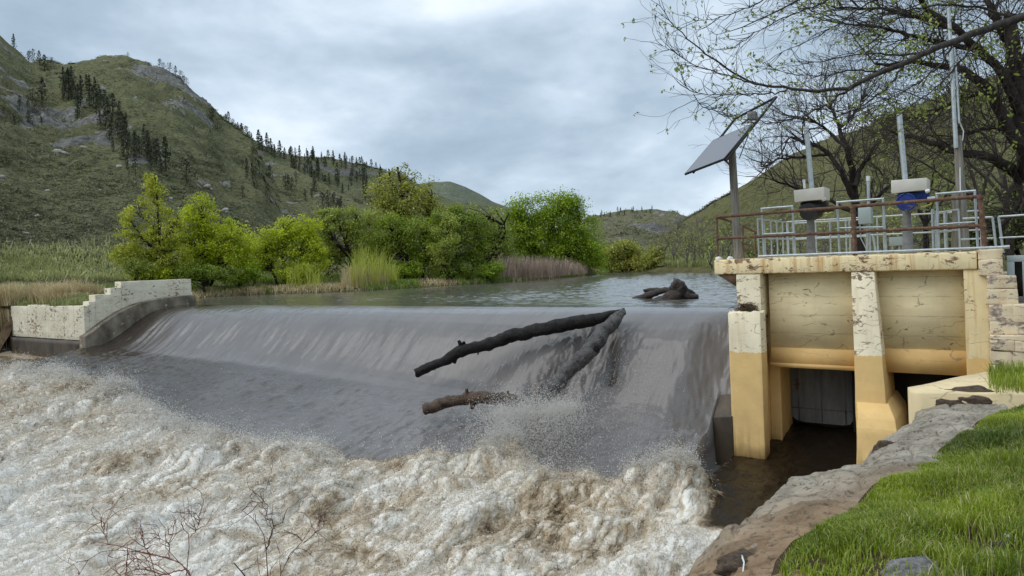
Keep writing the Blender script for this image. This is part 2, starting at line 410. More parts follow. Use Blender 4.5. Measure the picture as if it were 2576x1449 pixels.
hill('hillside', [(-420,-60,300),(-200,-20,320),(-60,60,330),(0,90,340),(30,117,345),(75,147,350),(130,151,355),(200,149,360),(260,142,365),(320,134,370),(370,150,370),(420,175,365),(470,207,355),(520,255,352),(560,296,345),(600,324,330),(632,348,310),(655,392,270),(680,446,235),(703,480,210),(796,526,180),(860,560,160),(960,610,130),(1060,655,105)],
     [(-420,712,46),(100,702,47),(420,704,52),(700,706,58),(1060,690,76)], MH1,
     rock=[(455,200,66,2.0),(505,245,50,2.0),(480,275,44,1.9),(400,190,50,1.5),(440,255,26,1.2),(110,270,62,1.2),(170,300,66,1.5),(235,335,58,1.9),(265,360,22,1.3),(30,230,46,.9),(10,180,36,.9),(15,120,30,1.2),(350,415,22,1.2),(310,200,30,.6),(60,215,34,.8),(60,320,26,.7)], amp=0.013, rows=170, gully=0.026, ease=0.8, step=5)
hill('right_hill', [(1600,640,210),(1660,595,220),(1720,556,230),(1770,526,230),(1830,490,230),(1900,445,230),(2000,385,230),(2100,342,225),(2200,306,220),(2330,254,215),(2450,205,210),(2576,165,205),(2800,90,200),(3100,20,200)],
     [(1600,668,84),(1800,664,70),(2100,645,60),(2576,640,45),(3100,640,40)], MHR, rock=[(1740,590,30,.5),(1800,560,26,.45)], amp=0.010, gully=0.010, seed=12)

# ground sheet reaching the horizon, below everything
mb = MB(); g = np.linspace(-1, 1, 41); gx, gy = np.meshgrid(np.sign(g)*np.abs(g)**2.2*3500, np.sign(g)*np.abs(g)**2.2*3500, indexing='ij')
v = np.column_stack([gx.ravel(), gy.ravel()+100, np.full(gx.size, -1.5)])
MGR = m_basic('valley_soil', (0.10,0.10,0.045), (0.15,0.14,0.07), 0.05, 0.95, 0.4, 0.2, spec=0.1)
o = link('ground', np_mesh('ground', v, grid_faces(41, 41)), MGR); tag(o, kind='structure')

# ------------------------------------------------------------------ scrub clumps on the slopes (nobody could count them)
def quads_at(c, size, n_per, spread, squash=0.6, up=0.3):
    """small random leaf quads round each centre"""
    N = len(c)*n_per
    cc = np.repeat(np.asarray(c), n_per, 0); ss = np.repeat(np.asarray(size), n_per)
    off = RNG.normal(size=(N, 3))*np.array([1, 1, squash]); off *= (ss*spread)[:, None]
    off[:, 2] = np.abs(off[:, 2])
    p = cc+off
    return rand_quads(p, ss, up)
def rand_quads(p, ss, up=0.3, aspect=0.6):
    N = len(p)
    a = RNG.normal(size=(N, 3)); a /= np.linalg.norm(a, axis=1)[:, None]
    nrm = RNG.normal(size=(N, 3)); nrm[:, 2] += up*2; b = np.cross(a, nrm); b /= np.maximum(np.linalg.norm(b, axis=1), 1e-6)[:, None]
    h = ss[:, None]*0.5
    v = np.stack([p-a*h, p+b*h*aspect, p+a*h, p-b*h*aspect], 1).reshape(-1, 3)
    f = np.arange(N*4).reshape(N, 4)
    return v, f
MSG = m_leaf('sagebrush_leaf', (0.066,0.074,0.036), (0.255,0.262,0.130), 0.22)
def scrub(name, regions, label):
    cs = []; ss = []
    for hn, x0, x1, y0, y1, n, sz in regions:
        for _ in range(n):
            x = random.uniform(x0, x1); y = random.uniform(y0, y1)
            q = at_hill(hn, x, y)
            if q is None: continue
            if noise3(q[0]*0.05, q[1]*0.05, 2.2)+0.5*noise3(q[0]*0.16, q[1]*0.16, 5.2) < random.uniform(-0.75, 0.3): continue
            if rock_at(hn, q) > 0.35: continue
            cs.append(q); ss.append(sz*random.uniform(0.6, 1.5)*min(3.0, (q[1]/90)**0.6))
    cs = np.array(cs); ss = np.array(ss)
    npk = 16
    v, f = quads_at(cs, ss*0.30, npk, 1.15, 0.42, 1.3)
    tint = np.repeat(np.clip(0.30+0.30*noise3(cs[:, 0]*0.05, cs[:, 1]*0.05, 1.0)+RNG.uniform(-.3, .45, len(cs)), 0, 1), npk*4)
    o = link(name, np_mesh(name, v, f, {'tint': tint}), MSG); tag(o, label, None, None, 'stuff'); return o
scrub('sagebrush', [('hillside', -60, 950, 380, 652, 7500, 0.62), ('hillside', -40, 640, 130, 420, 5200, 0.62), ('middle_spur', 580, 1000, 400, 600, 1200, 0.7), ('forested_ridge', 600, 1100, 330, 560, 1500, 0.7),
                    ('hillside', -80, 420, 640, 690, 420, 0.8)], 'grey green sagebrush scrub covering the left hillside')
scrub('hill_scrub', [('right_hill', 1680, 2576, 200, 650, 2600, 0.7), ('rocky_hill', 1480, 1800, 530, 670, 900, 0.9)], 'olive scrub covering the slopes on the far right bank')

# ------------------------------------------------------------------ pines on the slopes
MPN = m_leaf('pine_needles', (0.028,0.034,0.018), (0.078,0.088,0.040), 0.15)
MBK = m_basic('dark_bark', (0.016,0.013,0.011), (0.050,0.042,0.036), 9, 0.9, 0.8, 0.03, stretch=(1,1,0.3), spec=0.1)
def pine_mesh(name, h, wid, n, bare=0.12, roundness=0.0):
    mb = MB(); mb.tube([(0,0,-0.6),(0,0,h*0.5),(0,0,h*0.97)], [h*0.022, h*0.014, h*0.004], 5)
    zz = RNG.uniform(bare, 1.0, n)**0.9; prof = (1-zz)**(0.8-0.4*roundness)*(0.35+0.65*np.minimum(1, (zz-bare)/0.15+0.2))
    an = RNG.uniform(0, 2*math.pi, n); rr = wid*prof*np.sqrt(RNG.uniform(0.15, 1, n))
    lump = 1+0.45*np.sin(an*3+zz*17)+0.2*np.sin(an*5-zz*29)
    p = np.column_stack([np.cos(an)*rr*lump, np.sin(an)*rr*lump, zz*h-0.25*rr])
    v, f = rand_quads(p, np.full(n, h*0.085)*RNG.uniform(0.6, 1.4, n), 0.1, 0.55)
    me = np_mesh(name, np.concatenate([mb.v[0], v]), [np.concatenate(mb.f4), f+mb.n] if True else None,
                 {'tint': np.concatenate([np.zeros(mb.n), np.repeat(np.clip(RNG.uniform(0, 0.8, n)+0.25*(rr/wid), 0, 1), 4)])})
    me.materials.append(MPN); me.materials.append(MBK)
    mi = np.zeros(len(me.polygons), np.int32); mi[:len(mb.f4[0])] = 1; me.polygons.foreach_set('material_index', mi)
    return me
PINES = [pine_mesh('pine_tree', 1.0, w_, n_, b_, r_) for w_, n_, b_, r_ in ((0.20,240,0.06,0.4),(0.25,230,0.10,.7),(0.31,230,0.14,1.0),(0.17,170,0.08,0.4),(0.44,260,0.06,1.3))]
def put_pine(hn, px, py, hpx, kind, label, group, fixed=None):
    q = at_hill(hn, px, py)
    if q is None: return
    o = bpy.data.objects.new('pine_tree', PINES[kind]); COL.objects.link(o)
    h = hpx/F*q[1]; o.location = q-np.array([0, 0, 0.02*h]); s_ = random.uniform(0.85, 1.2)
    o.scale = (h*s_, h*s_, h); o.rotation_euler = (random.uniform(-.04, .04), random.uniform(-.04, .04), random.uniform(0, 6.28))
    tag(o, label, 'tree', group)
L1 = ('dark pine in the dense diagonal band running down the left hillside', 'pines in the band down the left hillside')
band = [(150,225),(190,235),(215,262),(245,285),(275,305),(300,340),(330,365),(360,400),(385,425)]
for i in range(78):
    k = random.random()*(len(band)-1); j = int(k); a = k-j
    x = band[j][0]*(1-a)+band[j+1][0]*a+random.gauss(0, 22); y = band[j][1]*(1-a)+band[j+1][1]*a+random.gauss(0, 20)
    put_pine('hillside', x, y, random.uniform(34, 66), random.choice((0,0,1,3)), *L1)
put_pine('hillside', 417, 432, 92, 0, 'tall dark pine standing at the lower end of the pine band', None)
put_pine('hillside', 470, 462, 66, 2, 'broad dark pine alone on the open slope under the cliff', None)
put_pine('hillside', 388, 392, 46, 4, 'rounded dark tree just left of the tallest pine on the hillside', None)
put_pine('hillside', 610, 500, 34, 2, 'small round pine low on the slope above the bright green trees', None)
put_pine('hillside', 35, 122, 38, 0, 'lone pine against the sky on the far left skyline', None)
put_pine('hillside', 322, 141, 11, 4, 'tiny bush on the bare hill summit', None)
for x, y, h, k in [(72,150,28,2),(84,156,34,4),(100,166,40,1),(112,180,44,1),(128,172,30,4)]:
    put_pine('hillside', x, y, h, k, 'dark pine in the skyline cluster beside the lone skyline pine', 'pines in the left skyline cluster')
for x, y, h, k in [(402,168,22,2),(412,172,16,4),(428,182,26,4),(442,190,26,1),(455,200,24,4),(462,212,22,2),(470,214,20,4)]:
    put_pine('hillside', x, y, h, k, 'small pine on the skyline above the grey cliff', 'pines on the skyline above the cliff')
for x, y, h, k in [(536,306,36,1),(528,300,30,4),(548,330,34,4)]:
    put_pine('hillside', x, y, h, k, 'dark pine on the shoulder below the grey cliff', 'pines on the shoulder below the cliff')
for i in range(16):
    x = random.uniform(-10, 120); put_pine('hillside', x, random.uniform(250, 320), random.uniform(18, 34), random.choice((1,2,4)), 'small pine among the rocks at the left edge of the hillside', 'pines among the left rocks')
for i in range(18):
    x = random.uniform(560, 640); put_pine('forested_ridge', x, np.interp(x, [560,620,640], [292,338,350])+random.uniform(2, 14), random.uniform(16, 34), random.choice((0,1,2,4)), 'pine on the descending skyline right of the cliff', 'pines on the descending skyline')
for x, h in [(652,52),(660,40),(672,50),(683,44),(691,36),(705,42),(716,30)]:
    put_pine('forested_ridge', x, np.interp(x, [620,700,760], [340,384,392])+random.uniform(4, 20), h, 0, 'tall slim pine in the skyline group above the green spur', 'tall pines above the green spur')
for i in range(34):
    x = random.uniform(720, 1060); put_pine('forested_ridge', x, np.interp(x, [700,760,830,900,960,1010,1060], [382,390,395,410,423,442,472])+random.uniform(0, 8), random.uniform(10, 26), random.choice((0,1,1,3)), 'small distant pine along the forested ridge line', 'pines along the forested ridge line')
for i in range(100):
    x = random.uniform(730, 1090); y = random.uniform(415, 560)
    sp_y = np.interp(x, [742,810,878,930,1010,1100], [427,460,496,522,562,610]); rid = np.interp(x, [700,830,960,1060,1130], [385,395,423,472,505])
    y = rid+8+(sp_y-rid)*random.random()**0.8
    put_pine('forested_ridge', x, y, random.uniform(18, 40), random.choice((0,1,3)), 'dark pine in the wood covering the slope behind the green spur', 'pines in the wood behind the spur')
for i in range(22):
    x = random.uniform(640, 860); y = np.interp(x, [631,703,796,860], [440,474,518,552])-random.uniform(0, 36)
    put_pine('middle_spur', x, y, random.uniform(22, 46), random.choice((0,1,2)), 'pine in the hollow between the two green spurs', 'pines in the hollow between the spurs')
for x, y, h, k in [(622,440,50,0),(636,446,44,0),(644,440,30,1),(610,420,26,2)]:
    put_pine('hillside', x, y+6, h, k, 'pine on the crest of the nearest green spur', 'pines on the nearest spur crest')
for i in range(26):
    x = random.uniform(1478, 1640); put_pine('rocky_hill', x, np.interp(x, [1478,1510,1545,1580,1612,1640], [546,541,532,524,531,527])+random.uniform(1, 16), random.uniform(8, 16), random.choice((0,1,3)), 'tiny pine on the far rocky hill above the river bend', 'pines on the far rocky hill')

# pale boulders scattered on the slope
MRK = m_basic('pale_rock', (0.22,0.21,0.19), (0.40,0.38,0.34), 3, 0.9, 0.6, 0.03, spec=0.2)
def rock_mesh(name, seed, sub=3, flat=0.6, rough=0.35):
    import bmesh
    bm = bmesh.new(); bmesh.ops.create_icosphere(bm, subdivisions=sub, radius=1.0)
    v = np.array([q.co[:] for q in bm.verts])
    d = 1+rough*fbm(v[:, 0]*1.1+seed, v[:, 1]*1.1, v[:, 2]*1.1, 4)
    v = v*d[:, None]*np.array([1, 0.8, flat])
    f = np.array([[q.index for q in p.verts] for p in bm.faces]); bm.free()
    return np_mesh(name, v, f)
BLD = [rock_mesh('boulder', k*5.3, 2) for k in range(3)]
for me in BLD: me.materials.append(MRK)
for i, (x, y, s_) in enumerate([(565,532,11),(570,536,7),(2,446,9),(150,385,12),(165,388,8),(212,372,7),(300,420,8),(90,545,7),(70,590,8),(370,470,6),(430,500,7),(520,470,9),(530,476,6),(250,480,5),(330,520,6),(120,480,5),(455,560,5),(20,610,5),(620,560,6)]):
    q = at_hill('hillside', x, y)
    if q is None: continue
    o = bpy.data.objects.new('boulder', BLD[i % 3]); COL.objects.link(o); r_ = s_/F*q[1]
    o.location = q+np.array([0, 0, r_*0.1]); o.scale = (r_*1.3, r_, r_); o.rotation_euler = (0, 0.3, random.uniform(0, 6))
    tag(o, 'pale boulder lying in the scrub of the left hillside', 'boulder', 'boulders on the left hillside')
# ------------------------------------------------------------------ water
ZU = 3.5
def z_tail(s, t):
    z = np.interp(s, [-40, -36, -28, -20, -10, -5, 0, 5], [1.30, 1.30, 1.22, 1.02, 0.58, 0.36, 0.14, 0.08])
    z = z+0.035*np.clip(np.asarray(t)+6, -12, 0)
    return np.where((s > 0.4) & (t > -2.2), np.maximum(z, 0.08+0.16*(t+1.9)), z)
def z_toe(s): return np.interp(s, [-32, -28, -25, -17.5, -10, -5, -1.7, 0, 1], [1.95, 1.88, 1.70, 1.58, 1.24, 1.02, 0.86, 0.70, 0.66])
def t_front(s): return np.interp(s, [-40, -36, -32, -29, -26, -20, -15, -12, -9.9, -6.4, -4.9, -4.2, -3.2, -2.3, -1, 0.5, 2, 5], [-6.9, -6.9, -6.8, -6.5, -6.1, -5.6, -7.0, -7.6, -7.6, -6.3, -5.3, -4.5, -4.7, -5.4, -4.6, -3.7, -3.4, -3.2])
def z_sheet(s, t):
    t = np.asarray(t)-0.58*sstep(-1.1, -0.05, s)*sstep(0.9, -0.4, t)
    fr = np.interp(t, [-9, -3.3, -3.0, -2.7, -2.4, -2.1, -1.8, -1.5, -1.2, -0.9, -0.6, -0.3, 0, 0.3, 0.6, 0.9, 1.3, 1.55],
                   [0, 0, 0.004, 0.022, 0.080, 0.170, 0.275, 0.39, 0.51, 0.625, 0.73, 0.815, 0.88, 0.925, 0.955, 0.977, 0.996, 1.0])
    zt = z_toe(s)
    z = zt+(ZU-zt)*fr
    ap = np.clip(-3.0-t, 0, 8)
    tf = t_front(s); slope = np.clip((zt-z_tail(s, tf)-0.12)/np.maximum(-3.0-tf, 0.5), 0.02, 0.4)
    return z-ap*slope
def m_water(name, base, rough, bumps, foamc=None, spec=0.5, thin=None):
    t = NT(name); v = None; nb = None
    for (st, sc, de, strg, dist) in bumps:
        v = t.coord('Object', st); nb = t.bump(t.noise(v, sc, de, 0.55, 0.3), strg, dist, nb)
    n = t.noise(t.coord('Object', (1, 0.25, 1)), 1.3, 5)
    c = t.mix(t.ramp(n, [(0.3, 0), (0.7, 1)]), tuple(x*0.8 for x in base), base)
    if thin: c = t.mix(t.attr('thin'), c, thin)  # dark tint: thin film, also the painted reflection and the wake
    if foamc:
        f = t.attr('foam'); fn = t.noise(t.coord('Object', (1.0, 0.35, 0.6)), 7, 7, 0.7, 0.6)
        m = t.ramp(t.math('ADD', f, t.math('MULTIPLY', t.math('SUBTRACT', fn, 0.5), 0.9)), [(0.42, 0), (0.66, 1)])
        c = t.mix(m, c, foamc); rr = t.math('ADD', rough, t.math('MULTIPLY', m, 0.5))
        return t.done(t.bsdf(c, rr, nb, 0, spec, 1.33))
    return t.done(t.bsdf(c, rough, nb, 0, spec, 1.33))

# river above the dam, its polygon runs under the banks
az = np.radians(np.linspace(-31, 22, 760)); rr = 17.0*(112/17.0)**np.linspace(0, 1, 620)
A_, R_ = np.meshgrid(az, rr, indexing='ij'); q = np.column_stack([(np.sin(A_)*R_).ravel(), (np.cos(A_)*R_).ravel(), np.zeros(R_.size)])-ORG
s_ = q@RS; t_ = q@DT
amp = np.interp(t_, [0, 1.56, 3.0, 8, 40], [0, 0.0, 0.55, 1.0, 1.25])*np.clip(1.0-0.5*fbm(s_*0.12, t_*0.10, 3, 3), .45, 1.6)*np.interp(s_, [-30, -22, -10], [.45, .6, 1.0])
wz = 0.024*noise3(s_*0.85+0.4*noise3(s_*.3, t_*.3, 2), t_*1.5, 1)+0.017*noise3(s_*1.9, t_*3.1, 4)+0.007*noise3(s_*4.5, t_*7, 8)
f = grid_faces(760, 620); f = f[t_[f].min(1) > 1.47]
mb = MB(); mb.add(np.column_stack([s_, t_, ZU-0.003+1.6*amp*wz]), f)
MWU = m_water('river_surface', (0.13,0.125,0.105), 0.06, [((1, 1.6, 1), 4.0, 4, 0.5, 0.03)], spec=0.8)
o = solo('river', mb, MWU, None, None, (0,0,0), smooth=True); tag(o, kind='structure')

# falling sheet and the fast apron below it
ss = np.concatenate([np.arange(-28.2, -8, 0.07), np.arange(-8, 0.56, 0.035)]); ts = np.concatenate([np.arange(-9.5, -3.2, 0.06), np.arange(-3.2, 2.3, 0.045)])
g1, g2 = np.meshgrid(ss, ts, indexing='ij'); s_ = g1.ravel(); t_ = g2.ravel()
z = z_sheet(s_, t_)
face = sstep(0.9, -0.6, t_)
z = z+face*(0.016*fbm(s_*2.2, t_*0.5, 1, 4)+0.02*fbm(s_*0.8, t_*0.4, 4, 3)*sstep(-0.2, -1.5, t_))
# diagonal ridges at the left end, rags along the pier at the right end
zd = np.abs(noise3(s_*2.0+t_*0.5, t_*0.35, 7)); z = z+face*sstep(-6, -22, s_)*0.10*(0.5-zd)
rag = sstep(-1.7, -0.2, s_)*face; z = z+rag*(0.10*(0.4-np.abs(fbm(s_*3.0+0.6*t_, t_*1.3, 9, 4)))-0.05*sstep(-0.9, -0.1, s_))
# flow parted by the standing log, rougher below it
lg = np.exp(-((s_+3.6+0.7*(t_+1.0)*-0.45)/1.15)**2)*sstep(0.0, -0.8, t_)*sstep(-6, -3.5, t_)
z = z+lg*(0.20*fbm(s_*2.6, t_*1.5, 3, 5)-0.13)
def on_sheet(px, py):
    t0, t1 = 0.8, -6.0
    for _ in range(40):
        tm = 0.5*(t0+t1); q_ = PT(px, py, tm)
        if q_[2] > z_sheet(q_[0], tm)+0.0: t1 = tm
        else: t0 = tm
    return PT(px, py, tm)[:2]
def near_path(pl, wd):
    P_ = np.array([on_sheet(*q_) for q_ in pl]); d = np.full(len(s_), 1e9); pt_ = np.column_stack([s_, t_])
    for a_, b_ in zip(P_[:-1], P_[1:]):
        ab = b_-a_; u_ = np.clip(((pt_-a_)@ab)/(ab@ab), 0, 1); d = np.minimum(d, np.linalg.norm(pt_-a_-u_[:, None]*ab, axis=1))
    return np.exp(-(d/wd)**2)
wk = near_path([(1490,842),(1440,880),(1395,930),(1350,985)], 0.42); wk2 = near_path([(1545,850),(1546,900),(1540,945)], 0.16)
z = z+wk*0.16*fbm(s_*4, t_*3, 13, 5)-0.10*wk-0.12*wk2
ap = sstep(-2.4, -3.6, t_); z = z+ap*(0.065*fbm(s_*1.5, t_*1.1, 12, 5)+0.035*fbm(s_*5, t_*3, 2, 3))
z = z+(-0.15-z)*sstep(-0.04, 0.0, s_)*sstep(-1.15, -1.25, t_); z = z-0.012*(t_ > 1.56)
# the sheet dives under the boil beyond the front
z = z-0.5*sstep(-0.2, -1.6, t_-t_front(s_))
foam = np.clip(-0.12+0.25*lg*sstep(-2.0, -3.5, t_)+0.08*rag*sstep(-1.5, -3.2, t_)+0.30*sstep(0.9, -0.2, t_-t_front(s_))+0.20*fbm(s_*0.5, t_*0.4, 8, 3)*ap, -0.2, 1)
# the film thins towards the left training wall
keep = np.ones(len(s_), bool)
f = grid_faces(len(ss), len(ts)); fz = (t_[f[:, 0]] > t_front(s_[f[:, 0]])-2.2) & ~((s_[f[:, 0]] < -27.9) & (t_[f[:, 0]] < -5))
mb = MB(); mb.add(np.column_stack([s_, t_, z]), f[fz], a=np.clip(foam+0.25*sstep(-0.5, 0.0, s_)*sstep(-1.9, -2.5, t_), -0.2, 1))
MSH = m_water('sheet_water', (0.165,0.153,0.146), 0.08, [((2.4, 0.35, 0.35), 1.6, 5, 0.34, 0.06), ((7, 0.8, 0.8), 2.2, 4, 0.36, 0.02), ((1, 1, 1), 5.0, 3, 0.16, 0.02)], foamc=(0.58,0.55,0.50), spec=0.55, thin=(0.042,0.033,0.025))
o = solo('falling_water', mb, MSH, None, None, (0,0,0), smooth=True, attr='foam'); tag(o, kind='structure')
th = np.clip(sstep(-23.5, -27.0, s_+0.8*noise3(s_*.6, t_*.5, 3))+0.8*sstep(-6, -19, s_+3*noise3(s_*.3, t_*.4, 6))*sstep(-2.6, -3.1, t_)+0.9*wk*np.clip(.75+.6*noise3(s_*4, t_*2.2, 3), 0, 1)+1.0*wk2, 0, 1)  # thin film by the wall, hill reflection painted on apron, darkened log wake
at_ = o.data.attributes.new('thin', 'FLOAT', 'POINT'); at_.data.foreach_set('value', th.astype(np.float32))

# boiling white water below the dam
NA, NR = 1500, 760
az = np.radians(np.linspace(-41, 28.5, NA)); rr = 6.4*(54/6.4)**np.linspace(0, 1, NR)
A_, R_ = np.meshgrid(az, rr, indexing='ij')
X = (np.sin(A_)*R_).ravel(); Y = (np.cos(A_)*R_).ravel()
q = np.column_stack([X, Y, 0*X])-ORG; s_ = q@RS; t_ = q@DT
def boil(s_, t_):
    tf = t_front(s_)
    wob = np.where(s_ < -26, 0.2, 0.45)*fbm(s_*0.7, t_*0.3, 6, 3)
    m = sstep(0.35, -0.9, t_-tf+wob)
    calm = sstep(0.5, 1.5, s_+0.15*(t_+5))*sstep(-7.2, -6.0, t_)
    m = m*(1-0.93*calm)
    lump = sstep(0.2, 1.4, s_)*sstep(-6.4, -7.4, t_)          # soft foam lumps by the bank
    left = sstep(-27, -29.5, s_)
    pool = left*sstep(-4.3, -3.5, t_+0.35*fbm(s_*0.8, t_, 4, 2))
    m = np.maximum(m, 0.45*pool)
    amp = (0.75+0.35*fbm(s_*0.25, t_*0.25, 3, 2))*(1-0.25*lump)*(1-0.45*left)
    wx = s_+0.5*fbm(s_*0.6, t_*0.5, 1, 3); wt = t_+0.6*fbm(s_*0.5, t_*0.5, 2, 3)
    n1 = noise3(wx*0.62, wt*0.34, 0.5); n2 = fbm(wx*1.25, wt*0.62, 3.1, 2); wx2 = s_+0.30*noise3(s_*1.6, t_*0.9, 9)+0.12*n2; wt2 = t_+0.35*noise3(s_*1.4, t_*0.9, 19)
    n3 = noise3(wx2*3.0, wt2*1.35, 5.5); n4 = noise3(wx2*6.5+.6*n3, wt2*2.6, 7.7); n5 = noise3(wx2*14, wt2*5.5, 1.9); n6 = noise3(s_*30, t_*13, 4.4)
    h = amp*(0.40*n1+0.31*n2+0.15*(1-2*np.abs(n3))*(0.6+0.5*n2)+0.075*n4+0.036*n5+0.018*n6)
    fA = fbm(wx*0.9, wt*0.36, 3, 5); fB = np.clip(1-1.3*np.abs(fbm(wx2*2.1, wt2*0.8, 11, 4)), 0, 1)**2; fC = np.clip(1-1.3*np.abs(fbm(wx2*6+.5*n3, wt2*2.2, 15, 3)), 0, 1)**2
    b1, b2, b3, b4, b5 = n1, n2, n3, n4, n5
    fr = np.exp(-((t_-tf+0.9)/0.9)**2)
    h = h+0.22*fr*(1+0.5*noise3(s_*0.9, t_*0.5, 3))*(1-calm)*(1-left)
    h = h+0.75*np.exp(-((s_+3.7)/0.5)**2-((t_+5.0)/0.5)**2)*(1+0.5*b3+.3*b4)   # plume where the log meets the boil
    h = h+0.35*np.exp(-((s_-0.1)/0.7)**2-((t_+4.9)/0.6)**2)*(1+0.5*b3)
    base = z_tail(s_, t_)-0.55*(1-sstep(0.6, -0.5, t_-tf))*(s_ < 0.45)*(s_ > -28.4)
    quiet = 0.035*fbm(s_*1.6, t_*1.3, 2, 4)+0.016*noise3(s_*5, t_*6, 2)+0.006*noise3(s_*12, t_*14, 7)
    z = base+m*h+(1-m)*quiet
    fo = 0.39+0.27*fA+0.34*fB+0.26*fC+0.16*n1+0.10*n2+0.07*n4
    fo = 0.45+1.22*(fo-0.45)
    fo = np.clip(fo*(0.25+0.75*m)+0.18*lump-0.55*calm+0.75*calm*np.clip(1-9*np.abs(fbm(s_*0.9+.3*n2, t_*2.3, 41, 3)), 0, 1)*sstep(-.1, .5, fbm(s_*.7, t_*.9, 44, 2))*sstep(-2.2, -3.2, t_)+0.25*sstep(-8, -14, t_)*sstep(-2, -12, s_), -0.3, 1.3)
    return z, fo, m, h
z, fo, m, h = boil(s_, t_)
# curl crests over a little so they are not a plain height field
G = 0.10*m
zs = z.reshape(NA, NR); gR = np.gradient(zs, axis=1)/np.gradient(R_, axis=1)
gR = np.clip(gR, -2, 2).ravel()
gA = np.clip((np.gradient(zs, axis=0)/(np.gradient(A_, axis=0)*R_)), -2, 2).ravel()
k = 0.045*m
X2 = X-k*(gR*np.sin(A_.ravel())+gA*np.cos(A_.ravel())); Y2 = Y-k*(gR*np.cos(A_.ravel())-gA*np.sin(A_.ravel()))
f = grid_faces(NA, NR); a = f[:, 0]
ok = (s_[a] > -44) & (s_[a] < 5.0) & (t_[a] < np.where(s_[a] > 0.3, 1.9, np.where(s_[a] < -28.6, -2.2, -1.2)))
warm = np.clip(0.66+0.6*fbm(s_*0.55, t_*0.4, 21, 4)+0.5*np.exp(-((s_+1.0)/4.5)**2-((t_+6)/3)**2)-0.5*sstep(-9, -14, t_)*sstep(-3, -12, s_)-0.6*sstep(0.2, 1.4, s_), 0, 1)
me = np_mesh('white_water', np.column_stack([X2, Y2, z]), f[ok], {'foam': fo, 'warm': warm, 'boil': m}, True)
t = NT('churning_water'); v = t.coord('Object')
fa = t.attr('foam'); wa = t.attr('warm')
vr_ = t.n('VectorRotate', _rotation_type='Z_AXIS', Vector=v, Angle=TH).outputs[0]; vf = t.n('Mapping', Vector=vr_, Scale=(1.0, 0.34, 1.0)).outputs[0]
fn = t.noise(vf, 9, 8, 0.72, 0.8); fn2 = t.noise(vf, 36, 5, 0.7, 0.5)
ns_ = t.math('ADD', t.math('MULTIPLY', t.math('SUBTRACT', fn, 0.5), 0.95), t.math('MULTIPLY', t.math('SUBTRACT', fn2, 0.5), 0.55))
ff = t.math('ADD', fa, t.math('MULTIPLY', ns_, t.math('ADD', t.math('MULTIPLY', t.attr('boil'), 0.85), 0.15)))
cw = t.ramp(ff, [(0.0, (0.014,0.009,0.005)), (0.18, (0.11,0.075,0.042)), (0.34, (0.27,0.195,0.115)), (0.52, (0.41,0.325,0.220)), (0.74, (0.57,0.500,0.395)), (0.95, (0.74,0.70,0.62))])
cc = t.ramp(ff, [(0.0, (0.014,0.010,0.006)), (0.20, (0.11,0.088,0.062)), (0.36, (0.26,0.22,0.168)), (0.53, (0.42,0.375,0.30)), (0.74, (0.60,0.565,0.495)), (0.95, (0.80,0.785,0.74))])
c = t.mix(wa, cc, cw)
rg = t.ramp(ff, [(0.08, 0.05), (0.35, 0.6)])
nb = t.bump(fn, 0.5, 0.05); nb = t.bump(fn2, 0.5, 0.02, nb)
MWW = t.done(t.bsdf(c, rg, nb, 0, 0.4, 1.33))
o = link('white_water', me, MWW); tag(o, kind='structure')
WWV = (X2, Y2, z, m, fo, h, s_, t_); R_b = R_

# spray: droplets thrown up by the boil
t = NT('spray_drops')
MSP = t.done(t.n('MixShader', i0=0.45, i1=t.bsdf((0.86,0.84,0.80), 0.35, None, 0, 0.5), i2=t.n('BsdfTranslucent', Color=(0.86,0.84,0.80,1)).outputs[0]).outputs[0])
def drops(p, r):
    N = len(p); an = RNG.normal(size=(N, 3)); an /= np.linalg.norm(an, axis=1)[:, None]
    b = np.cross(an, RNG.normal(size=(N, 3))); b /= np.maximum(np.linalg.norm(b, axis=1), 1e-6)[:, None]; c = np.cross(an, b)
    an[:, 2] += RNG.normal(0, .6, N); an /= np.linalg.norm(an, axis=1)[:, None]; rr = r[:, None]; st = RNG.uniform(0.8, 3.4, (N, 1))
    v = np.stack([p+an*rr*st, p+b*rr, p-0.5*b*rr+0.87*c*rr, p-0.5*b*rr-0.87*c*rr, p-an*rr*st], 1).reshape(-1, 3)
    i = np.arange(N)[:, None]*5
    f = np.concatenate([i+np.array([[0,1,2]]), i+np.array([[0,2,3]]), i+np.array([[0,3,1]]), i+np.array([[4,2,1]]), i+np.array([[4,3,2]]), i+np.array([[4,1,3]])])
    return v, f
area = (R_**2).ravel()
slope = np.abs(gR)+np.abs(gA)
wgt = area*np.clip(m, 0, 1)*np.clip(h-0.02, 0.0, 1)**1.3*(0.3+np.clip(slope, 0, 1.5))*np.where(Y < 34, 1, 0.35)
tf = t_front(s_); wgt = wgt*(1+4.0*np.exp(-((t_-tf+0.7)/0.8)**2)*(s_ > -27))*np.where((s_ > 0.6) & (t_ > -7), 0.1, 1)
wgt = wgt*ok[np.minimum(np.arange(len(wgt)), len(ok)-1)] if False else wgt
wgt[(s_ < -43) | (s_ > 3)] = 0
ix = RNG.choice(len(wgt), 62000, p=wgt/wgt.sum())
up = RNG.exponential(0.055, len(ix))*(1+1.6*np.exp(-((t_[ix]-tf[ix]+0.7)/0.8)**2)); up = np.minimum(up, 0.55)
p = np.column_stack([X2[ix], Y2[ix], z[ix]+up])+RNG.normal(size=(len(ix), 3))*np.array([0.05, 0.05, 0.012])
r_ = RNG.uniform(0.35, 1.0, len(ix))**2*0.010*np.clip(p[:, 1]/11, 0.7, 2.2)*np.exp(-up*1.2)
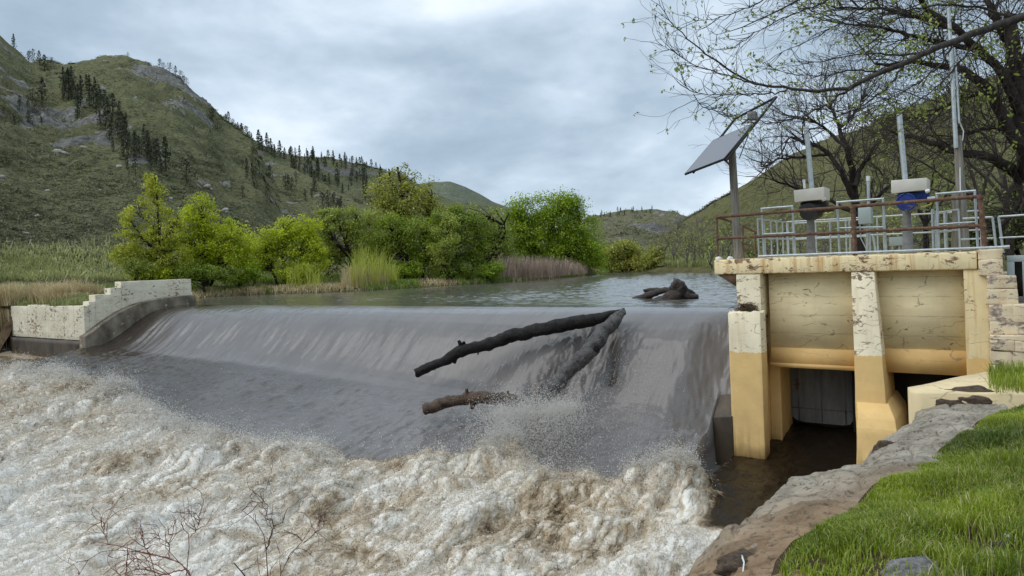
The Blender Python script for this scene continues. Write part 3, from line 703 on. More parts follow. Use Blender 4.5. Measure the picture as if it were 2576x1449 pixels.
# ballistic fan where the standing log cuts the sheet
N = 75000
u = RNG.random(N); s0 = -5.0+2.2*u**1.3; t0 = -3.2-0.9*RNG.random(N); z0 = 1.05+0.35*(s0+5.0)/2.5
tm = RNG.uniform(0, 0.62, N); vs = RNG.normal(1.25, 1.1, N); vt = -RNG.uniform(0.6, 4.6, N); vz = RNG.normal(1.6, 1.0, N)
ps = s0+vs*tm; pt = t0+vt*tm; pz = z0+vz*tm-4.9*tm**2
kp = pz > np.where(pt < t_front(ps), z_tail(ps, pt)+0.1, z_sheet(ps, pt))
fan = ORG+ps[:, None]*RS+pt[:, None]*DT+np.column_stack([0*ps, 0*ps, pz]); fan = fan[kp]
# drops hanging over the standing log and to its right
N = 6000; s0 = RNG.normal(-2.6, 0.8, N); t0 = RNG.uniform(-3.6, -1.2, N); zz = z_sheet(s0, t0)+RNG.exponential(0.10, N)
fan2 = ORG+s0[:, None]*RS+t0[:, None]*DT+np.column_stack([0*s0, 0*s0, zz])
N = 2600; s0 = RNG.uniform(-26, -1, N); tf2 = t_front(s0); t0 = tf2+RNG.exponential(0.35, N)-0.2; zz = z_sheet(s0, t0)+RNG.exponential(0.07, N)
fan3 = ORG+s0[:, None]*RS+t0[:, None]*DT+np.column_stack([0*s0, 0*s0, zz])
# small jets tossed off the crests
nj = 420; wj = np.clip(wgt, 0, None)*(np.clip(h, 0, 1)**2+1e-9); jx = RNG.choice(len(wj), nj, p=wj/wj.sum()); per = 90
jb = np.repeat(np.column_stack([X2[jx], Y2[jx], z[jx]]), per, 0); jd = np.repeat(RNG.normal(size=(nj, 3))*np.array([.5,.5,.25])+np.array([0,0,1.0])-DT*0.35, per, 0)+RNG.normal(size=(nj*per, 3))*0.33
jl = np.repeat(RNG.uniform(.10, .34, nj)*np.clip(Y[jx]/12, .8, 1.5), per)*RNG.random(nj*per)**0.8
jets = jb+jd*jl[:, None]; jr = RNG.uniform(0.3, 1, nj*per)**2*0.010*np.clip(jets[:, 1]/11, .7, 2.0)*np.exp(-1.5*jl)
pp = np.concatenate([p, fan, fan2, fan3, jets])
rr_ = np.concatenate([r_, RNG.uniform(0.3, 1, len(fan))**2*0.0095, RNG.uniform(0.3, 1, len(fan2))**2*0.008, RNG.uniform(0.3, 1, len(fan3))**2*0.014, jr])
v, f = drops(pp, rr_)
o = link('spray', np_mesh('spray', v, f), MSP); tag(o, 'white spray thrown up along the boiling foot of the dam', None, None, 'stuff')

# froth: shreds of broken water lying on and just over the boil
Rb = R_b.ravel()
wgt = Rb**1.0*np.clip(WWV[3], 0, 1)**1.5*np.clip(0.35+WWV[4], 0.05, 1.4)
wgt[(WWV[6] < -43) | (WWV[6] > 3) | ((WWV[6] > 0.5) & (WWV[7] > -6.8))] = 0
N = 420000; ix = RNG.choice(len(wgt), N, p=wgt/wgt.sum())
lift = RNG.exponential(0.026, N)*np.clip(Rb[ix]/12, .8, 2.2)*(1+1.5*np.clip(WWV[5][ix], 0, .6))
p = np.column_stack([WWV[0][ix], WWV[1][ix], WWV[2][ix]+lift])+RNG.normal(size=(N, 3))*np.array([.03,.03,.004])
a = RNG.normal(size=(N, 3))*np.array([.6,.6,.9]); fl = -DT*1.1+RS*0.2; a = a*0.7+fl*RNG.normal(size=(N, 1))*1.1; a /= np.linalg.norm(a, axis=1)[:, None]
nr = RNG.normal(size=(N, 3))+np.array([0,-.5,1.2]); b = np.cross(a, nr); b /= np.maximum(np.linalg.norm(b, axis=1), 1e-6)[:, None]
L_ = (RNG.uniform(0.3, 1, N)**1.6*0.034*np.clip(Rb[ix]/11, .75, 2.4))[:, None]; W_ = L_*RNG.uniform(.14, .40, (N, 1))
v = np.stack([p-a*L_, p+b*W_, p+a*L_, p-b*W_], 1).reshape(-1, 3)
fo2 = np.clip(WWV[4][ix]+0.10+RNG.normal(0, .16, N), 0, 1.2)
t = NT('froth_water'); fa = t.attr('foam'); wa = t.attr('warm')
cw = t.ramp(fa, [(0.05, (0.085,0.060,0.034)), (0.3, (0.26,0.185,0.108)), (0.55, (0.43,0.345,0.235)), (0.95, (0.63,0.57,0.475))])
cc = t.ramp(fa, [(0.05, (0.085,0.068,0.046)), (0.3, (0.26,0.22,0.168)), (0.55, (0.46,0.41,0.335)), (0.95, (0.72,0.70,0.655))])
c = t.mix(wa, cc, cw)
d1 = t.n('BsdfDiffuse', Color=c).outputs[0]; d2 = t.n('BsdfTranslucent', Color=c).outputs[0]
MFR = t.done(t.n('MixShader', i0=0.35, i1=d1, i2=d2).outputs[0])
o = link('froth', np_mesh('froth', v, np.arange(N*4).reshape(N, 4), {'foam': np.repeat(fo2, 4), 'warm': np.repeat(warm[ix], 4)}), MFR); tag(o, 'churned brown and white froth covering the boiling river below the dam', None, None, 'stuff')
# ------------------------------------------------------------------ gatehouse on the right
CREAM = (0.77, 0.66, 0.42); OCHRE = (0.80, 0.55, 0.235)
M_DECK = m_paint('deck_paint', (0.90,0.75,0.45), None, 0, 0.57, 0, 0.9, (0.16,0.10,0.06))
M_PIER = m_paint('pier_paint', (0.95,0.85,0.62), OCHRE, 2.66, 0.575, 0, 0.28)
M_PILA = m_paint('pilaster_paint', (0.87,0.72,0.42), OCHRE, 2.66, 0.60, 0, 0.65)
M_PANEL = m_paint('panel_paint', (0.90,0.77,0.48), None, 0, 0.66, 0.44, 0.12)
M_BAND = m_paint('band_paint', (0.74,0.49,0.20), None, 0, 0.80, 0, 0.1)
M_STONE = m_paint('stone_paint', (0.76,0.64,0.44), None, 0, 0.55, 0.0, 0.35, (0.22,0.17,0.14))
M_WET = m_basic('wet_concrete', (0.030,0.024,0.018), (0.095,0.070,0.045), 2.5, 0.5, 0.6, 0.02, stretch=(1,1,0.4), spots=(3, 0.6, (0.02,0.016,0.012)))
M_DARK = m_basic('opening_shade', (0.020,0.018,0.016), (0.04,0.036,0.03), 3, 0.8, 0.3, 0.01)  # near-black colour stands for the shade inside openings
M_GATE = m_basic('gate_steel', (0.115,0.12,0.122), (0.20,0.20,0.20), 2.2, 0.6, 0.3, 0.006, stretch=(3,3,0.5), spots=(2.5, 0.62, (0.12,0.08,0.05)))
M_RUST = m_basic('rusty_steel', (0.075,0.040,0.028), (0.19,0.105,0.070), 14, 0.8, 0.7, 0.004, spots=(7, 0.60, (0.24,0.18,0.09)))
M_GALV = m_basic('galvanized_steel', (0.36,0.40,0.41), (0.52,0.56,0.57), 10, 0.45, 0.2, 0.002, metal=0.55)
M_WOOD = m_basic('weathered_wood', (0.13,0.12,0.105), (0.31,0.29,0.25), 8, 0.9, 0.8, 0.008, stretch=(4,4,0.25), spec=0.1)
M_BRKT = m_basic('rusty_bracket', (0.07,0.040,0.026), (0.16,0.09,0.05), 6, 0.85, 0.5, 0.01)
M_BOXW = m_basic('beige_box', (0.52,0.50,0.44), (0.60,0.58,0.51), 3, 0.55, 0.15, 0.003, spots=(5, 0.68, (0.4,0.33,0.24)))
M_GREY = m_basic('grey_enclosure', (0.30,0.36,0.365), (0.37,0.43,0.43), 3, 0.45, 0.1, 0.002)
M_PED = m_basic('pedestal_grey', (0.12,0.12,0.118), (0.22,0.22,0.215), 6, 0.6, 0.3, 0.004)
M_BLACK = m_basic('black_casting', (0.008,0.008,0.009), (0.022,0.021,0.020), 9, 0.5, 0.3, 0.004)
M_BLUE = m_basic('blue_casting', (0.008,0.022,0.13), (0.016,0.045,0.24), 9, 0.4, 0.2, 0.003)
M_WHITE = m_basic('white_cap', (0.62,0.62,0.60), (0.72,0.72,0.70), 8, 0.5, 0.1, 0.002)
M_YEL = m_basic('yellow_lever', (0.36,0.33,0.08), (0.45,0.42,0.12), 8, 0.5, 0.1, 0.002)

H = Thing('gatehouse', 'cream and ochre painted concrete gatehouse with two bays beside the dam', 'gatehouse', (0,0,0))
mb = MB(); mb.box((-0.02,-1.25,4.535), (5.55,4.4,4.905))
dk = H.part('deck', mb, M_DECK, bev=0.03)
def add_rock(mb, loc, sc, seed, sub=2):
    me = rock_mesh('lump', seed, sub); v = np.array([q.co[:] for q in me.vertices])*np.array(sc)+np.array(loc)
    mb.add(v, (), [tuple(p.vertices) for p in me.polygons]); bpy.data.meshes.remove(me)
mb = MB()
for x, y_ in ((0.07,-1.12),(0.33,-1.05)):
    mb = MB(); add_rock(mb, (x, y_, 4.93), (0.085,0.085,0.10), x*9); H.part('mortar_lump', mb, M_WHITE, parent=dk, smooth=True)
# bracket under the overhanging deck corner
mb = MB(); mb.add([(0.04,-1.2,4.53),(0.55,-1.2,4.53),(0.55,-1.2,4.20),(0.04,-0.3,4.53),(0.55,-0.3,4.53),(0.55,-0.3,4.20)], [(0,3,4,1),(1,4,5,2),(0,2,5,3)], [(0,1,2),(3,5,4)])
H.part('bracket', mb, M_BRKT)
# left pier: slim upper part, broken ledge, thicker lower part
def rough_box(mb, a, b, n=6, amp=0.012, seed=0, top_amp=0.0):
    """a box with slightly uneven faces"""
    a = np.minimum(a, b); b = np.maximum(np.minimum(a, b), np.maximum(a, b)); 
    import bmesh
    bm = bmesh.new(); bmesh.ops.create_cube(bm, size=1.0); bmesh.ops.subdivide_edges(bm, edges=bm.edges[:], cuts=n, use_grid_fill=True)
    v = np.array([q.co[:] for q in bm.verts])+0.5; c = a+v*(np.asarray(b)-a)
    d = fbm(c[:, 0]*2.3+seed, c[:, 1]*2.3, c[:, 2]*2.3, 4)*amp
    c = c+(v-0.5)/np.maximum(np.linalg.norm(v-0.5, axis=1), 1e-6)[:, None]*d[:, None]
    if top_amp: c[:, 2] += (v[:, 2] > 0.98)*top_amp*fbm(c[:, 0]*5+seed, c[:, 1]*5, 1.0, 3)
    f = [[q.index for q in p.verts] for p in bm.faces]; bm.free()
    mb.add(c, f)
mb = MB(); rough_box(mb, (0.52,-1.22,3.50), (1.10,2.1,4.53), 7, 0.012, 1)
rough_box(mb, (0.43,-1.70,-0.9), (1.20,-1.235,3.62), 9, 0.012, 3, 0.05)
rough_box(mb, (0.44,-1.23,-0.9), (1.03,2.1,3.49), 6, 0.008, 5)
H.part('pier', mb, M_PIER, label='left pier with a broken ledge halfway up', bev=0.012)
mb = MB(); rough_box(mb, (1.035,-0.42,-0.9), (1.30,0.75,4.53), 7, 0.008, 6)
H.part('pilaster', mb, M_PILA, bev=0.01)
# middle pier: leaning front, wider toe
mb = MB()
def lean(mb, prof, s_at, t_back, n=14):
    """prof: list of (z, t_front, s0, s1) from the bottom up"""
    pr = np.array(prof, float); zz = np.unique(np.concatenate([np.linspace(pr[0, 0], pr[-1, 0], n), pr[:, 0]])); n = len(zz)
    L = []
    for z_ in zz:
        tf_, a, b = [np.interp(z_, pr[:, 0], pr[:, k]) for k in (1, 2, 3)]
        w_ = 0.010*fbm(z_*2+s_at, 0.3, 0.1, 3)
        L.append([(a+w_, tf_, z_), (b+w_, tf_-w_, z_), (b, t_back, z_), (a, t_back, z_)])
    v = np.array(L).reshape(-1, 3); f = []
    for k in range(n-1):
        for i in range(4):
            j = (i+1) % 4; f.append((k*4+i, k*4+j, (k+1)*4+j, (k+1)*4+i))
    f.append((3,2,1,0)); f.append(((n-1)*4, (n-1)*4+1, (n-1)*4+2, (n-1)*4+3)); mb.add(v, f)
lean(mb, [(-0.9,-1.62,3.19,3.92),(1.35,-1.52,3.17,3.80),(2.66,-1.42,3.17,3.735),(4.53,-1.22,3.135,3.61)], 0, 1.6)
lean(mb, [(-0.9,-2.35,3.23,4.12),(0.4,-2.15,3.25,4.08),(1.15,-2.02,3.26,4.03),(1.36,-1.90,3.27,4.0),(1.62,-1.50,3.2,3.84)], 4, 1.2, 18)
H.part('pier', mb, M_PIER, label='middle pier with a leaning front and a wide toe', bev=0.012)
mb = MB(); rough_box(mb, (5.30,-1.20,-0.6), (5.72,1.6,4.53), 8, 0.010, 8)
H.part('pilaster', mb, M_PILA, bev=0.01)
# wall panels above the openings with their ochre bands
for a, b, zb, zs in ((1.31,3.14,2.23,2.70),(3.62,5.295,2.23,2.77)):
    mb = MB(); mb.box((a-0.1,-0.86,zs+0.003), (b+0.1,-0.30,4.53)); pn = H.part('wall_panel', mb, M_PANEL)
    mb = MB(); mb.box((a-0.1,-0.885,zb), (b+0.1,-0.28,zs)); H.part('lower_band', mb, M_BAND, parent=pn)
mb = MB(); mb.box((1.2,-0.925,2.225), (3.2,-0.888,2.33)); H.part('lintel', mb, M_BAND)
# steel gate hanging in the left bay, behind it dark blocks standing for the shade in the openings
mb = MB()
gp = [(1.31,0.72),(1.42,0.62),(1.62,0.58),(2.55,0.58),(2.72,0.62),(2.80,0.75),(2.80,2.4),(1.31,2.4)]
v = [(x, 0.62, z_) for x, z_ in gp]+[(x, 0.70, z_) for x, z_ in gp]; n = len(gp)
mb.add([(x, 0.62, z_) for x, z_ in gp[:6]+[(2.80,2.4),(1.31,2.4)]]+[(2.05,0.62,1.5)]+[(x, 0.70, z_) for x, z_ in gp], [(i, (i+1) % 8, 9+(i+1) % 8, 9+i) for i in range(8)], [(i, (i+1) % 8, 8) for i in range(8)])
for x in (1.50,2.06,2.62): mb.box((x-0.012,0.605,0.62), (x+0.012,0.622,2.4))
mb.box((1.31,0.607,0.94), (2.8,0.622,0.96))
H.part('sluice_gate', mb, M_GATE)
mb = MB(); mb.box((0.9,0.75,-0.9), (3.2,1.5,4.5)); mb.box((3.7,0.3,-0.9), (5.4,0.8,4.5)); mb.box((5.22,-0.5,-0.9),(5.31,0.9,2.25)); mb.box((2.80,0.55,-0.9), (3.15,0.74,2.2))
H.part('intake_shade', mb, M_DARK)
# dark training block at the pier foot
mb = MB(); mb.hexa([(-0.02,-1.72,-0.9),(0.46,-1.72,-0.9),(0.46,1.0,-0.9),(-0.02,1.0,-0.9),(-0.02,-1.72,1.02),(0.46,-1.72,1.08),(0.46,1.0,3.2),(-0.02,1.0,3.1)])
H.part('footing', mb, M_WET, bev=0.02)

# broken stone shoulder to the right of the gatehouse
S = Thing('stone_abutment', 'broken stepped stone wall with flaking cream paint right of the gatehouse', 'stone wall', (6.2,-1.2,0))
rs = np.random.default_rng(4)
def course(s0, s1, t0, t1, z0, z1, seed):
    mb = MB(); z_ = z0; k = 0
    while z_ < z1-0.05:
        hh = min(rs.uniform(0.20, 0.34), z1-z_); x = s0
        if z1-(z_+hh) < 0.1: hh = z1-z_
        while x < s1-0.02:
            ww = min(rs.uniform(0.35, 0.75), s1-x); 
            if s1-(x+ww) < 0.15: ww = s1-x
            o_ = rs.uniform(-0.02, 0.03)
            rough_box(mb, (x+0.002, t0-o_, z_+0.003), (x+ww-0.004, t1, z_+hh-0.003), 4, 0.03, seed+k*3.1); k += 1; x += ww
        z_ += hh
    return mb
S.part('top_course', course(5.56,6.00,-1.30,1.5,4.40,4.95,1), M_STONE, bev=0.015)
S.part('upper_course', course(5.70,6.22,-1.42,1.5,3.82,4.40,2), M_STONE, bev=0.015)
S.part('middle_course', course(5.72,6.75,-1.55,1.5,3.22,3.82,3), M_STONE, bev=0.015)
S.part('lower_course', course(5.72,8.8,-1.75,1.5,1.2,3.22,4), M_STONE, bev=0.015)

# brown debris lodged on the ledge of the left pier
mb = MB()
for i in range(260):
    c = np.array([0.80,-1.42,3.70])+RNG.normal(size=3)*np.array([0.11,0.09,0.055]); d = RNG.normal(size=3)*np.array([1,1,0.5]); d /= np.linalg.norm(d); L_ = RNG.uniform(.06,.16)
    mb.tube([c-d*L_, c+RNG.normal(size=3)*0.02, c+d*L_], 0.006, 3, False)
M_DEB = m_basic('dry_debris', (0.05,0.032,0.02), (0.17,0.115,0.07), 20, 0.95, 0.3, 0.01)
solo('debris_nest', mb, M_DEB, 'brown clump of twigs lodged on the broken ledge of the left pier', 'nest', (0.80,-1.42,3.62))

# ------------------------------------------------------------------ deck equipment
def at(px, py, t): return PT(px, py, t)
ZD = 4.905
# solar panel on its post
tp = -0.55
b = at(1857, 645, tp); b[2] = ZD
S = Thing('solar_panel', 'tilted solar panel on a weathered wooden post at the deck corner', 'solar panel', b)
top = at(1841, 376, tp)
mb = MB(); mb.tube([b, 0.5*(b+top), top], [0.108, 0.104, 0.096], 12); S.part('post', mb, M_WOOD, smooth=True)
BR = ST(P(1822,399,17.2)); BL = ST(P(1721,438,18.8)); TR = ST(P(1898,308,17.5)); TL = TR+(BL-BR)*1.0
TL = ST(P(1794,352,19.1))
n_ = np.cross(BR-BL, TL-BL); n_ /= np.linalg.norm(n_)
if n_[2] < 0: n_ = -n_
def slab(c4, n_, th): 
    c4 = [np.asarray(c) for c in c4]; return [c-n_*th for c in c4]+c4
t_ = NT('solar_cells'); uvw = t_.coord('Object')
br_ = t_.n('TexBrick', Vector=t_.n('Mapping', Vector=t_.n('Attribute', _attribute_name='cell').outputs['Vector']).outputs[0])
M_CELL = t_.done(t_.bsdf(t_.mix(t_.ramp(t_.math('FRACT', t_.math('MULTIPLY', t_.attr('tint'), 10.0)), [(0.0, 1), (0.08, 0), (0.92, 0), (1, 1)]), (0.15,0.15,0.175), (0.26,0.26,0.28)), 0.3, None, 0, 0.7))
fr = MB(); fr.hexa(slab([BL, BR, TR, TL], n_, 0.05)); fo_ = S.part('panel_frame', fr, M_BLACK)
cl_ = MB(); i1 = lambda a, b_, c, d, u, v: (a*(1-u)+b_*u)*(1-v)+(d*(1-u)+c*u)*v
g_ = []
for u in np.linspace(0.02, 0.98, 25):
    for v in (0.02, 0.98): g_.append((i1(BL, BR, TR, TL, u, v)+n_*0.004, u))
cl_.add([x for x, _ in g_], [(2*k, 2*k+2, 2*k+3, 2*k+1) for k in range(24)], (), [u for _, u in g_])
S.part('solar_cells', cl_, M_CELL, attr='tint')
up_ = (TL+TR-BL-BR); up_ /= np.linalg.norm(up_)
E1 = TL*0.78+TR*0.22; E2 = TR
D1 = ST(P(1849,299,19.0)); D2 = ST(P(1953,244,17.75))
mb = MB()
for a, c in ((BL*0.8+BR*0.2-n_*0.06, D1), (BR-n_*0.07, D2), (D1, D2)): mb.pipe(a, c, 0.032, 6)
S.part('mounting_frame', mb, M_BLACK)
mb = MB(); bx = ST(P(1893,292,17.9)); mb.box(bx-np.array([0.10,0.12,0.10]), bx+np.array([0.10,0.12,0.10])); mb.pipe(bx, ST(P(1866,312,18.3)), 0.03, 6); S.part('sensor_box', mb, M_PED, bev=0.01)
mb = MB(); mb.pipe(ST(P(1824,403,17.4)), at(1840,419,tp), 0.03, 6); mb.pipe(ST(P(1884,336,17.6)), at(1860,398,tp), 0.014, 6); S.part('brace', mb, M_RUST)

# gate actuators
def box_px(t, c4, depth):
    """front face through four image points on the plane t, going back by depth"""
    q = [at(x, y, t) for x, y in c4]      # tl, tr, br, bl
    bk = [p+np.array([0.02, depth, 0.0]) for p in q]
    return [q[3], q[2], bk[2], bk[3], q[0], q[1], bk[1], bk[0]]
tA = 0.15
b = at(2042, 640, tA); b[2] = ZD
A = Thing('gate_actuator', 'black gate actuator under a beige cover box on the left of the deck', 'actuator', b, group=None)
mb = MB(); mb.tube([b, b+np.array([0,0,0.05]), at(2040,620,tA), at(2039,548,tA)], [0.17,0.115,0.105,0.085], 14); A.part('pedestal', mb, M_PED, smooth=False)
mb = MB(); c = at(2042, 528, tA)
mb.tube([c+np.array([-.02,0,-0.24]), c+np.array([0,0,-0.16]), c+np.array([0,0,-0.05]), c+np.array([0,0,0.10]), c+np.array([0,0,0.16])], [0.10,0.24,0.30,0.30,0.22], 16)
mb.box(c+np.array([-0.25,-0.1,0.02]), c+np.array([0.36,0.25,0.20])); mb.tube([c+np.array([0.2,0,0.0]), c+np.array([0.52,-0.02,0.0])], 0.085, 10)
mb.tube([c+np.array([-0.02,-0.28,-0.06]), c+np.array([-0.02,-0.33,-0.06])], [0.22,0.21], 18)
A.part('motor_housing', mb, M_BLACK, bev=0.012)
mb = MB(); mb.hexa(box_px(tA-0.3, [(1996,479),(2073,470),(2074,501),(1999,508.5)], 0.62)); A.part('cover_box', mb, M_BOXW, bev=0.01)
mb = MB(); mb.pipe(at(2042,474,tA+0.25), at(2028,318,tA+0.25), 0.062, 12); A.part('stem_cover', mb, M_GALV, smooth=True)
mb = MB(); mb.pipe(at(2024,474,tA+0.1), at(2022.5,456,tA+0.1), 0.03, 8); mb.pipe(at(2022.5,458,tA+0.1), at(2022.3,452,tA+0.1), 0.036, 8); A.part('vent_pipe', mb, M_WHITE)
mb = MB(); mb.tube([at(2072,537,tA-.2), at(2084,538,tA-.2), at(2094,533,tA-.2)], 0.014, 6); mb.tube([at(2008,543,tA-.2), at(2022,549,tA-.2)], 0.014, 6); A.part('lever', mb, M_YEL)
mb = MB(); mb.tube([at(2068,503,tA-0.25), at(2077,499,tA-0.25)], 0.045, 8); A.part('indicator', mb, M_WHITE)

tB = 0.05
b = at(2284, 629, tB); b[2] = ZD
A = Thing('gate_actuator', 'blue gate actuator with a handwheel under a beige cover box', 'actuator', b)
mb = MB(); mb.tube([b, b+np.array([0,0,0.05]), b+np.array([0,0,0.06]), at(2282,560,tB), at(2281,530,tB)], [0.18,0.18,0.125,0.095,0.085], 14); A.part('pedestal', mb, M_PED)
c = at(2290, 503, tB)
mb = MB(); mb.box(c+np.array([-0.24,-0.12,-0.04]), c+np.array([0.33,0.25,0.16])); mb.tube([c+np.array([-0.05,0,-0.14]), c+np.array([-0.05,0,0.14])], [0.17,0.24], 14); mb.tube([c+np.array([.1,0,.02]), c+np.array([.40,0,.02])], 0.10, 10); A.part('motor_housing', mb, M_BLUE, bev=0.012)
mb = MB(); cw_ = c+np.array([-0.06,-0.34,-0.06]); an = np.linspace(0, 2*math.pi, 25)
mb.tube([cw_+0.19*np.array([math.cos(a), 0, math.sin(a)]) for a in an], 0.022, 6, False); mb.tube([cw_+np.array([0,.25,0]), cw_], 0.05, 10); mb.tube([cw_+np.array([0,0,0]), cw_+np.array([0,.05,0])], [0.17,0.17], 20)
A.part('handwheel', mb, M_BLUE, smooth=True)
mb = MB(); mb.tube([at(2295,518,tB-.2), at(2293,532,tB-.2)], [0.17,0.08], 12); mb.tube([at(2270,520,tB-.25), at(2274,528,tB-.25)], 0.05, 8); A.part('gearbox', mb, M_PED)
mb = MB(); mb.hexa(box_px(tB-0.3, [(2241,454),(2332,447),(2333,477),(2242,487)], 0.6)); A.part('cover_box', mb, M_BOXW, bev=0.01)
mb = MB(); mb.pipe(at(2277,452,tB+0.25), at(2262,287,tB+0.25), 0.062, 12); A.part('stem_cover', mb, M_GALV, smooth=True)
mb = MB(); mb.tube([at(2333,501,tB-.1), at(2352,499,tB-.1)], [0.05,0.055], 10); mb.tube([at(2328,482,tB-0.3), at(2339,479,tB-0.3)], 0.04, 8); A.part('indicator', mb, M_WHITE)
mb = MB(); mb.tube([at(2310,523,tB-.2), at(2326,519,tB-.2), at(2343,513,tB-.2)], 0.014, 6); mb.tube([at(2236,521,tB-.2), at(2250,527,tB-.2), at(2268,525,tB-.2)], 0.014, 6); A.part('lever', mb, M_YEL)

# mast and pole
tM = 0.9
b = at(2424, 628, tM); b[2] = ZD
Pm = Thing('wooden_pole', 'weathered wooden pole with tall metal conduits strapped to it', 'pole', b)
mb = MB(); mb.tube([b, at(2418,500,tM), at(2409,342,tM)], [0.135,0.105,0.082], 12); Pm.part('pole', mb, M_WOOD, smooth=True)
mb = MB(); mb.tube([at(2401,626,tM-0.1), at(2404,560,tM-0.12), at(2404,480,tM-0.12)], 0.075, 10); Pm.part('splint', mb, M_WOOD, smooth=True)
mb = MB(); mb.tube([at(2405,372,tM-0.1), at(2395,180,tM-0.1), at(2386,18,tM-0.1)], [0.05,0.045,0.04], 10); Pm.part('conduit', mb, M_GALV, smooth=True)
mb = MB(); mb.tube([at(2413,310,tM-0.1), at(2405,180,tM-0.05), at(2400,120,tM-0.05)], 0.024, 8); Pm.part('conduit', mb, M_GALV, smooth=True)
mb = MB(); mb.tube([at(2410,300,tM), at(2424,330,tM), at(2422,350,tM), at(2414,365,tM), at(2416,480,tM-0.16)], 0.014, 6); Pm.part('cable', mb, M_WHITE)

b = at(2181, 640, 0.5); b[2] = ZD
J = Thing('junction_box', 'grey electrical box on a capped conduit beside the middle railing post', 'electrical box', b)
mb = MB(); mb.hexa(box_px(0.25, [(2158,523),(2190,521),(2193,561),(2159,564)], 0.22)); J.part('enclosure', mb, M_GREY, bev=0.012)
mb = MB(); mb.tube([b, at(2185,545,0.5), at(2184,452,0.5)], 0.038, 8); J.part('conduit', mb, M_GALV); 
mb = MB(); mb.tube([at(2184.3,455,0.5), at(2184,443,0.5)], 0.047, 10); J.part('cap', mb, M_WHITE)
mb = MB(); mb.tube([at(2163,565,0.3), at(2166,600,0.3), at(2182,632,0.3)], 0.015, 6); mb.tube([at(2196,590,0.3), at(2203,632,0.3)], 0.03, 6); J.part('cable', mb, M_GREY)
b = at(2254, 628, 0.8); b[2] = ZD
J = Thing('junction_box', 'small pale green electrical box low behind the railing near the blue actuator', 'electrical box', b)
mb = MB(); mb.hexa(box_px(0.7, [(2236,597),(2270,595),(2271,617),(2237,619)], 0.2)); J.part('enclosure', mb, M_GREY, bev=0.01)
mb = MB(); mb.tube([at(2245,619,0.8), at(2245,632,0.8)], 0.02, 6); mb.tube([at(2262,618,0.8), at(2262,631,0.8)], 0.02, 6); J.part('leg', mb, M_GALV)

# rusty pipe railing along the front edge
tR = -1.10
b = at(1805, 652, tR); b[2] = ZD
Rr = Thing('pipe_railing', 'rusty brown two bar pipe railing along the front edge of the deck', 'railing', b)
C0 = at(1803, 546, tR); C1 = at(2468, 494, tR); K0 = at(1805, 600, tR); K1 = at(2477, 567, tR)
mb = MB(); mb.pipe(C0, C1, 0.040, 10); Rr.part('top_rail', mb, M_RUST, smooth=True)
mb = MB(); mb.pipe(K0, K1, 0.038, 10); Rr.part('middle_rail', mb, M_RUST, smooth=True)
for (a, c, r_) in (((1803,546),(1806,655),0.024), ((2146,520),(2151,640),0.052), ((2466,496),(2478,628),0.055)):
    A0 = at(*a, tR); B0 = at(*c, tR); B0[2] = ZD-0.02; mb = MB(); mb.pipe(A0, B0, r_, 10)
    for f_ in ((0.0),): mb.tube([A0-np.array([0,0,.035]), A0+np.array([0,0,.035])], r_+0.018, 10)
    m_ = A0*0.5+B0*0.5; kk = np.array([m_[0], m_[1], np.interp(m_[0], [K0[0], K1[0]], [K0[2], K1[2]])]); mb.tube([kk-np.array([0,0,.05]), kk+np.array([0,0,.05])], r_+0.014, 10)
    Rr.part('post', mb, M_RUST, smooth=True)
# side run going back along the left edge
mb = MB(); q0 = C0.copy(); q1 = np.array([C0[0], 0.31, 5.90]); q2 = np.array([C0[0]+.02, 2.47, 5.66]); mb.tube([q0, q1], 0.034, 8); Rr.part('side_rail', mb, M_RUST)
mb = MB(); mb.tube([np.array([C0[0], 1.15, 5.83]), q2], 0.034, 8); Rr.part('side_rail', mb, M_RUST)
mb = MB(); mb.tube([np.array([C0[0], 0.3, 5.42]), np.array([C0[0], 2.47, 5.2])], 0.030, 8); Rr.part('side_rail', mb, M_RUST)
for tt, zt in ((0.31, 5.90), (1.15, 5.83), (2.40, 5.66)):
    mb = MB(); mb.pipe((C0[0], tt, ZD-.02), (C0[0], tt, zt), 0.026, 8); Rr.part('post', mb, M_RUST)

# galvanized railings
def rail_pipes(name, label, group, polys, base, r=0.024):
    T_ = Thing(name, label, 'railing', base, group=group)
    for pn, pts, rr_ in polys:
        mb = MB(); mb.tube(pts, rr_, 8); T_.part(pn, mb, M_GALV, smooth=True)
    return T_
def hoop(label, xl, yl, xr, yr, yml, ymr, ybl, ybr, t):
    A0 = at(xl, yl, t); A1 = at(xr, yr, t); B0 = at(xl+6, ybl, t); B1 = at(xr+8, ybr, t); B0[2] = B1[2] = ZD
    M0 = A0+(B0-A0)*((yml-yl)/(ybl-yl)); M1 = A1+(B1-A1)*((ymr-yr)/(ybr-yr))
    rail_pipes('guard_railing', label, 'galvanized guard frames', [('post', [B0, A0], .026), ('post', [B1, A1], .026), ('top_rail', [A0-np.array([.02,0,0]), A1+np.array([.02,0,0])], .026), ('middle_rail', [M0, M1], .022)], B0)
hoop('galvanized guard frame below the black actuator, leftmost of the three frames', 1916,525,1993,519,586,583,644,642,-0.93)
hoop('galvanized guard frame around the grey electrical box, middle of the three frames', 2106,509,2221,500,572,568,640,634,-0.93)
hoop('galvanized guard frame in front of the wooden pole, rightmost of the three frames', 2356,488,2452,480,562,556,631,628,-0.93)
a = at(1908,645,-1.17); c = at(2538,621,-1.17); mb = MB(); mb.pipe(a, c, 0.030, 8)
a[2] += 0; mb.tube([at(2525,622,-1.17), at(2540,621,-1.17)], 0.04, 8)
solo('conduit_pipe', mb, M_GALV, 'long grey pipe lying along the front lip of the deck', 'pipe', a, smooth=True)
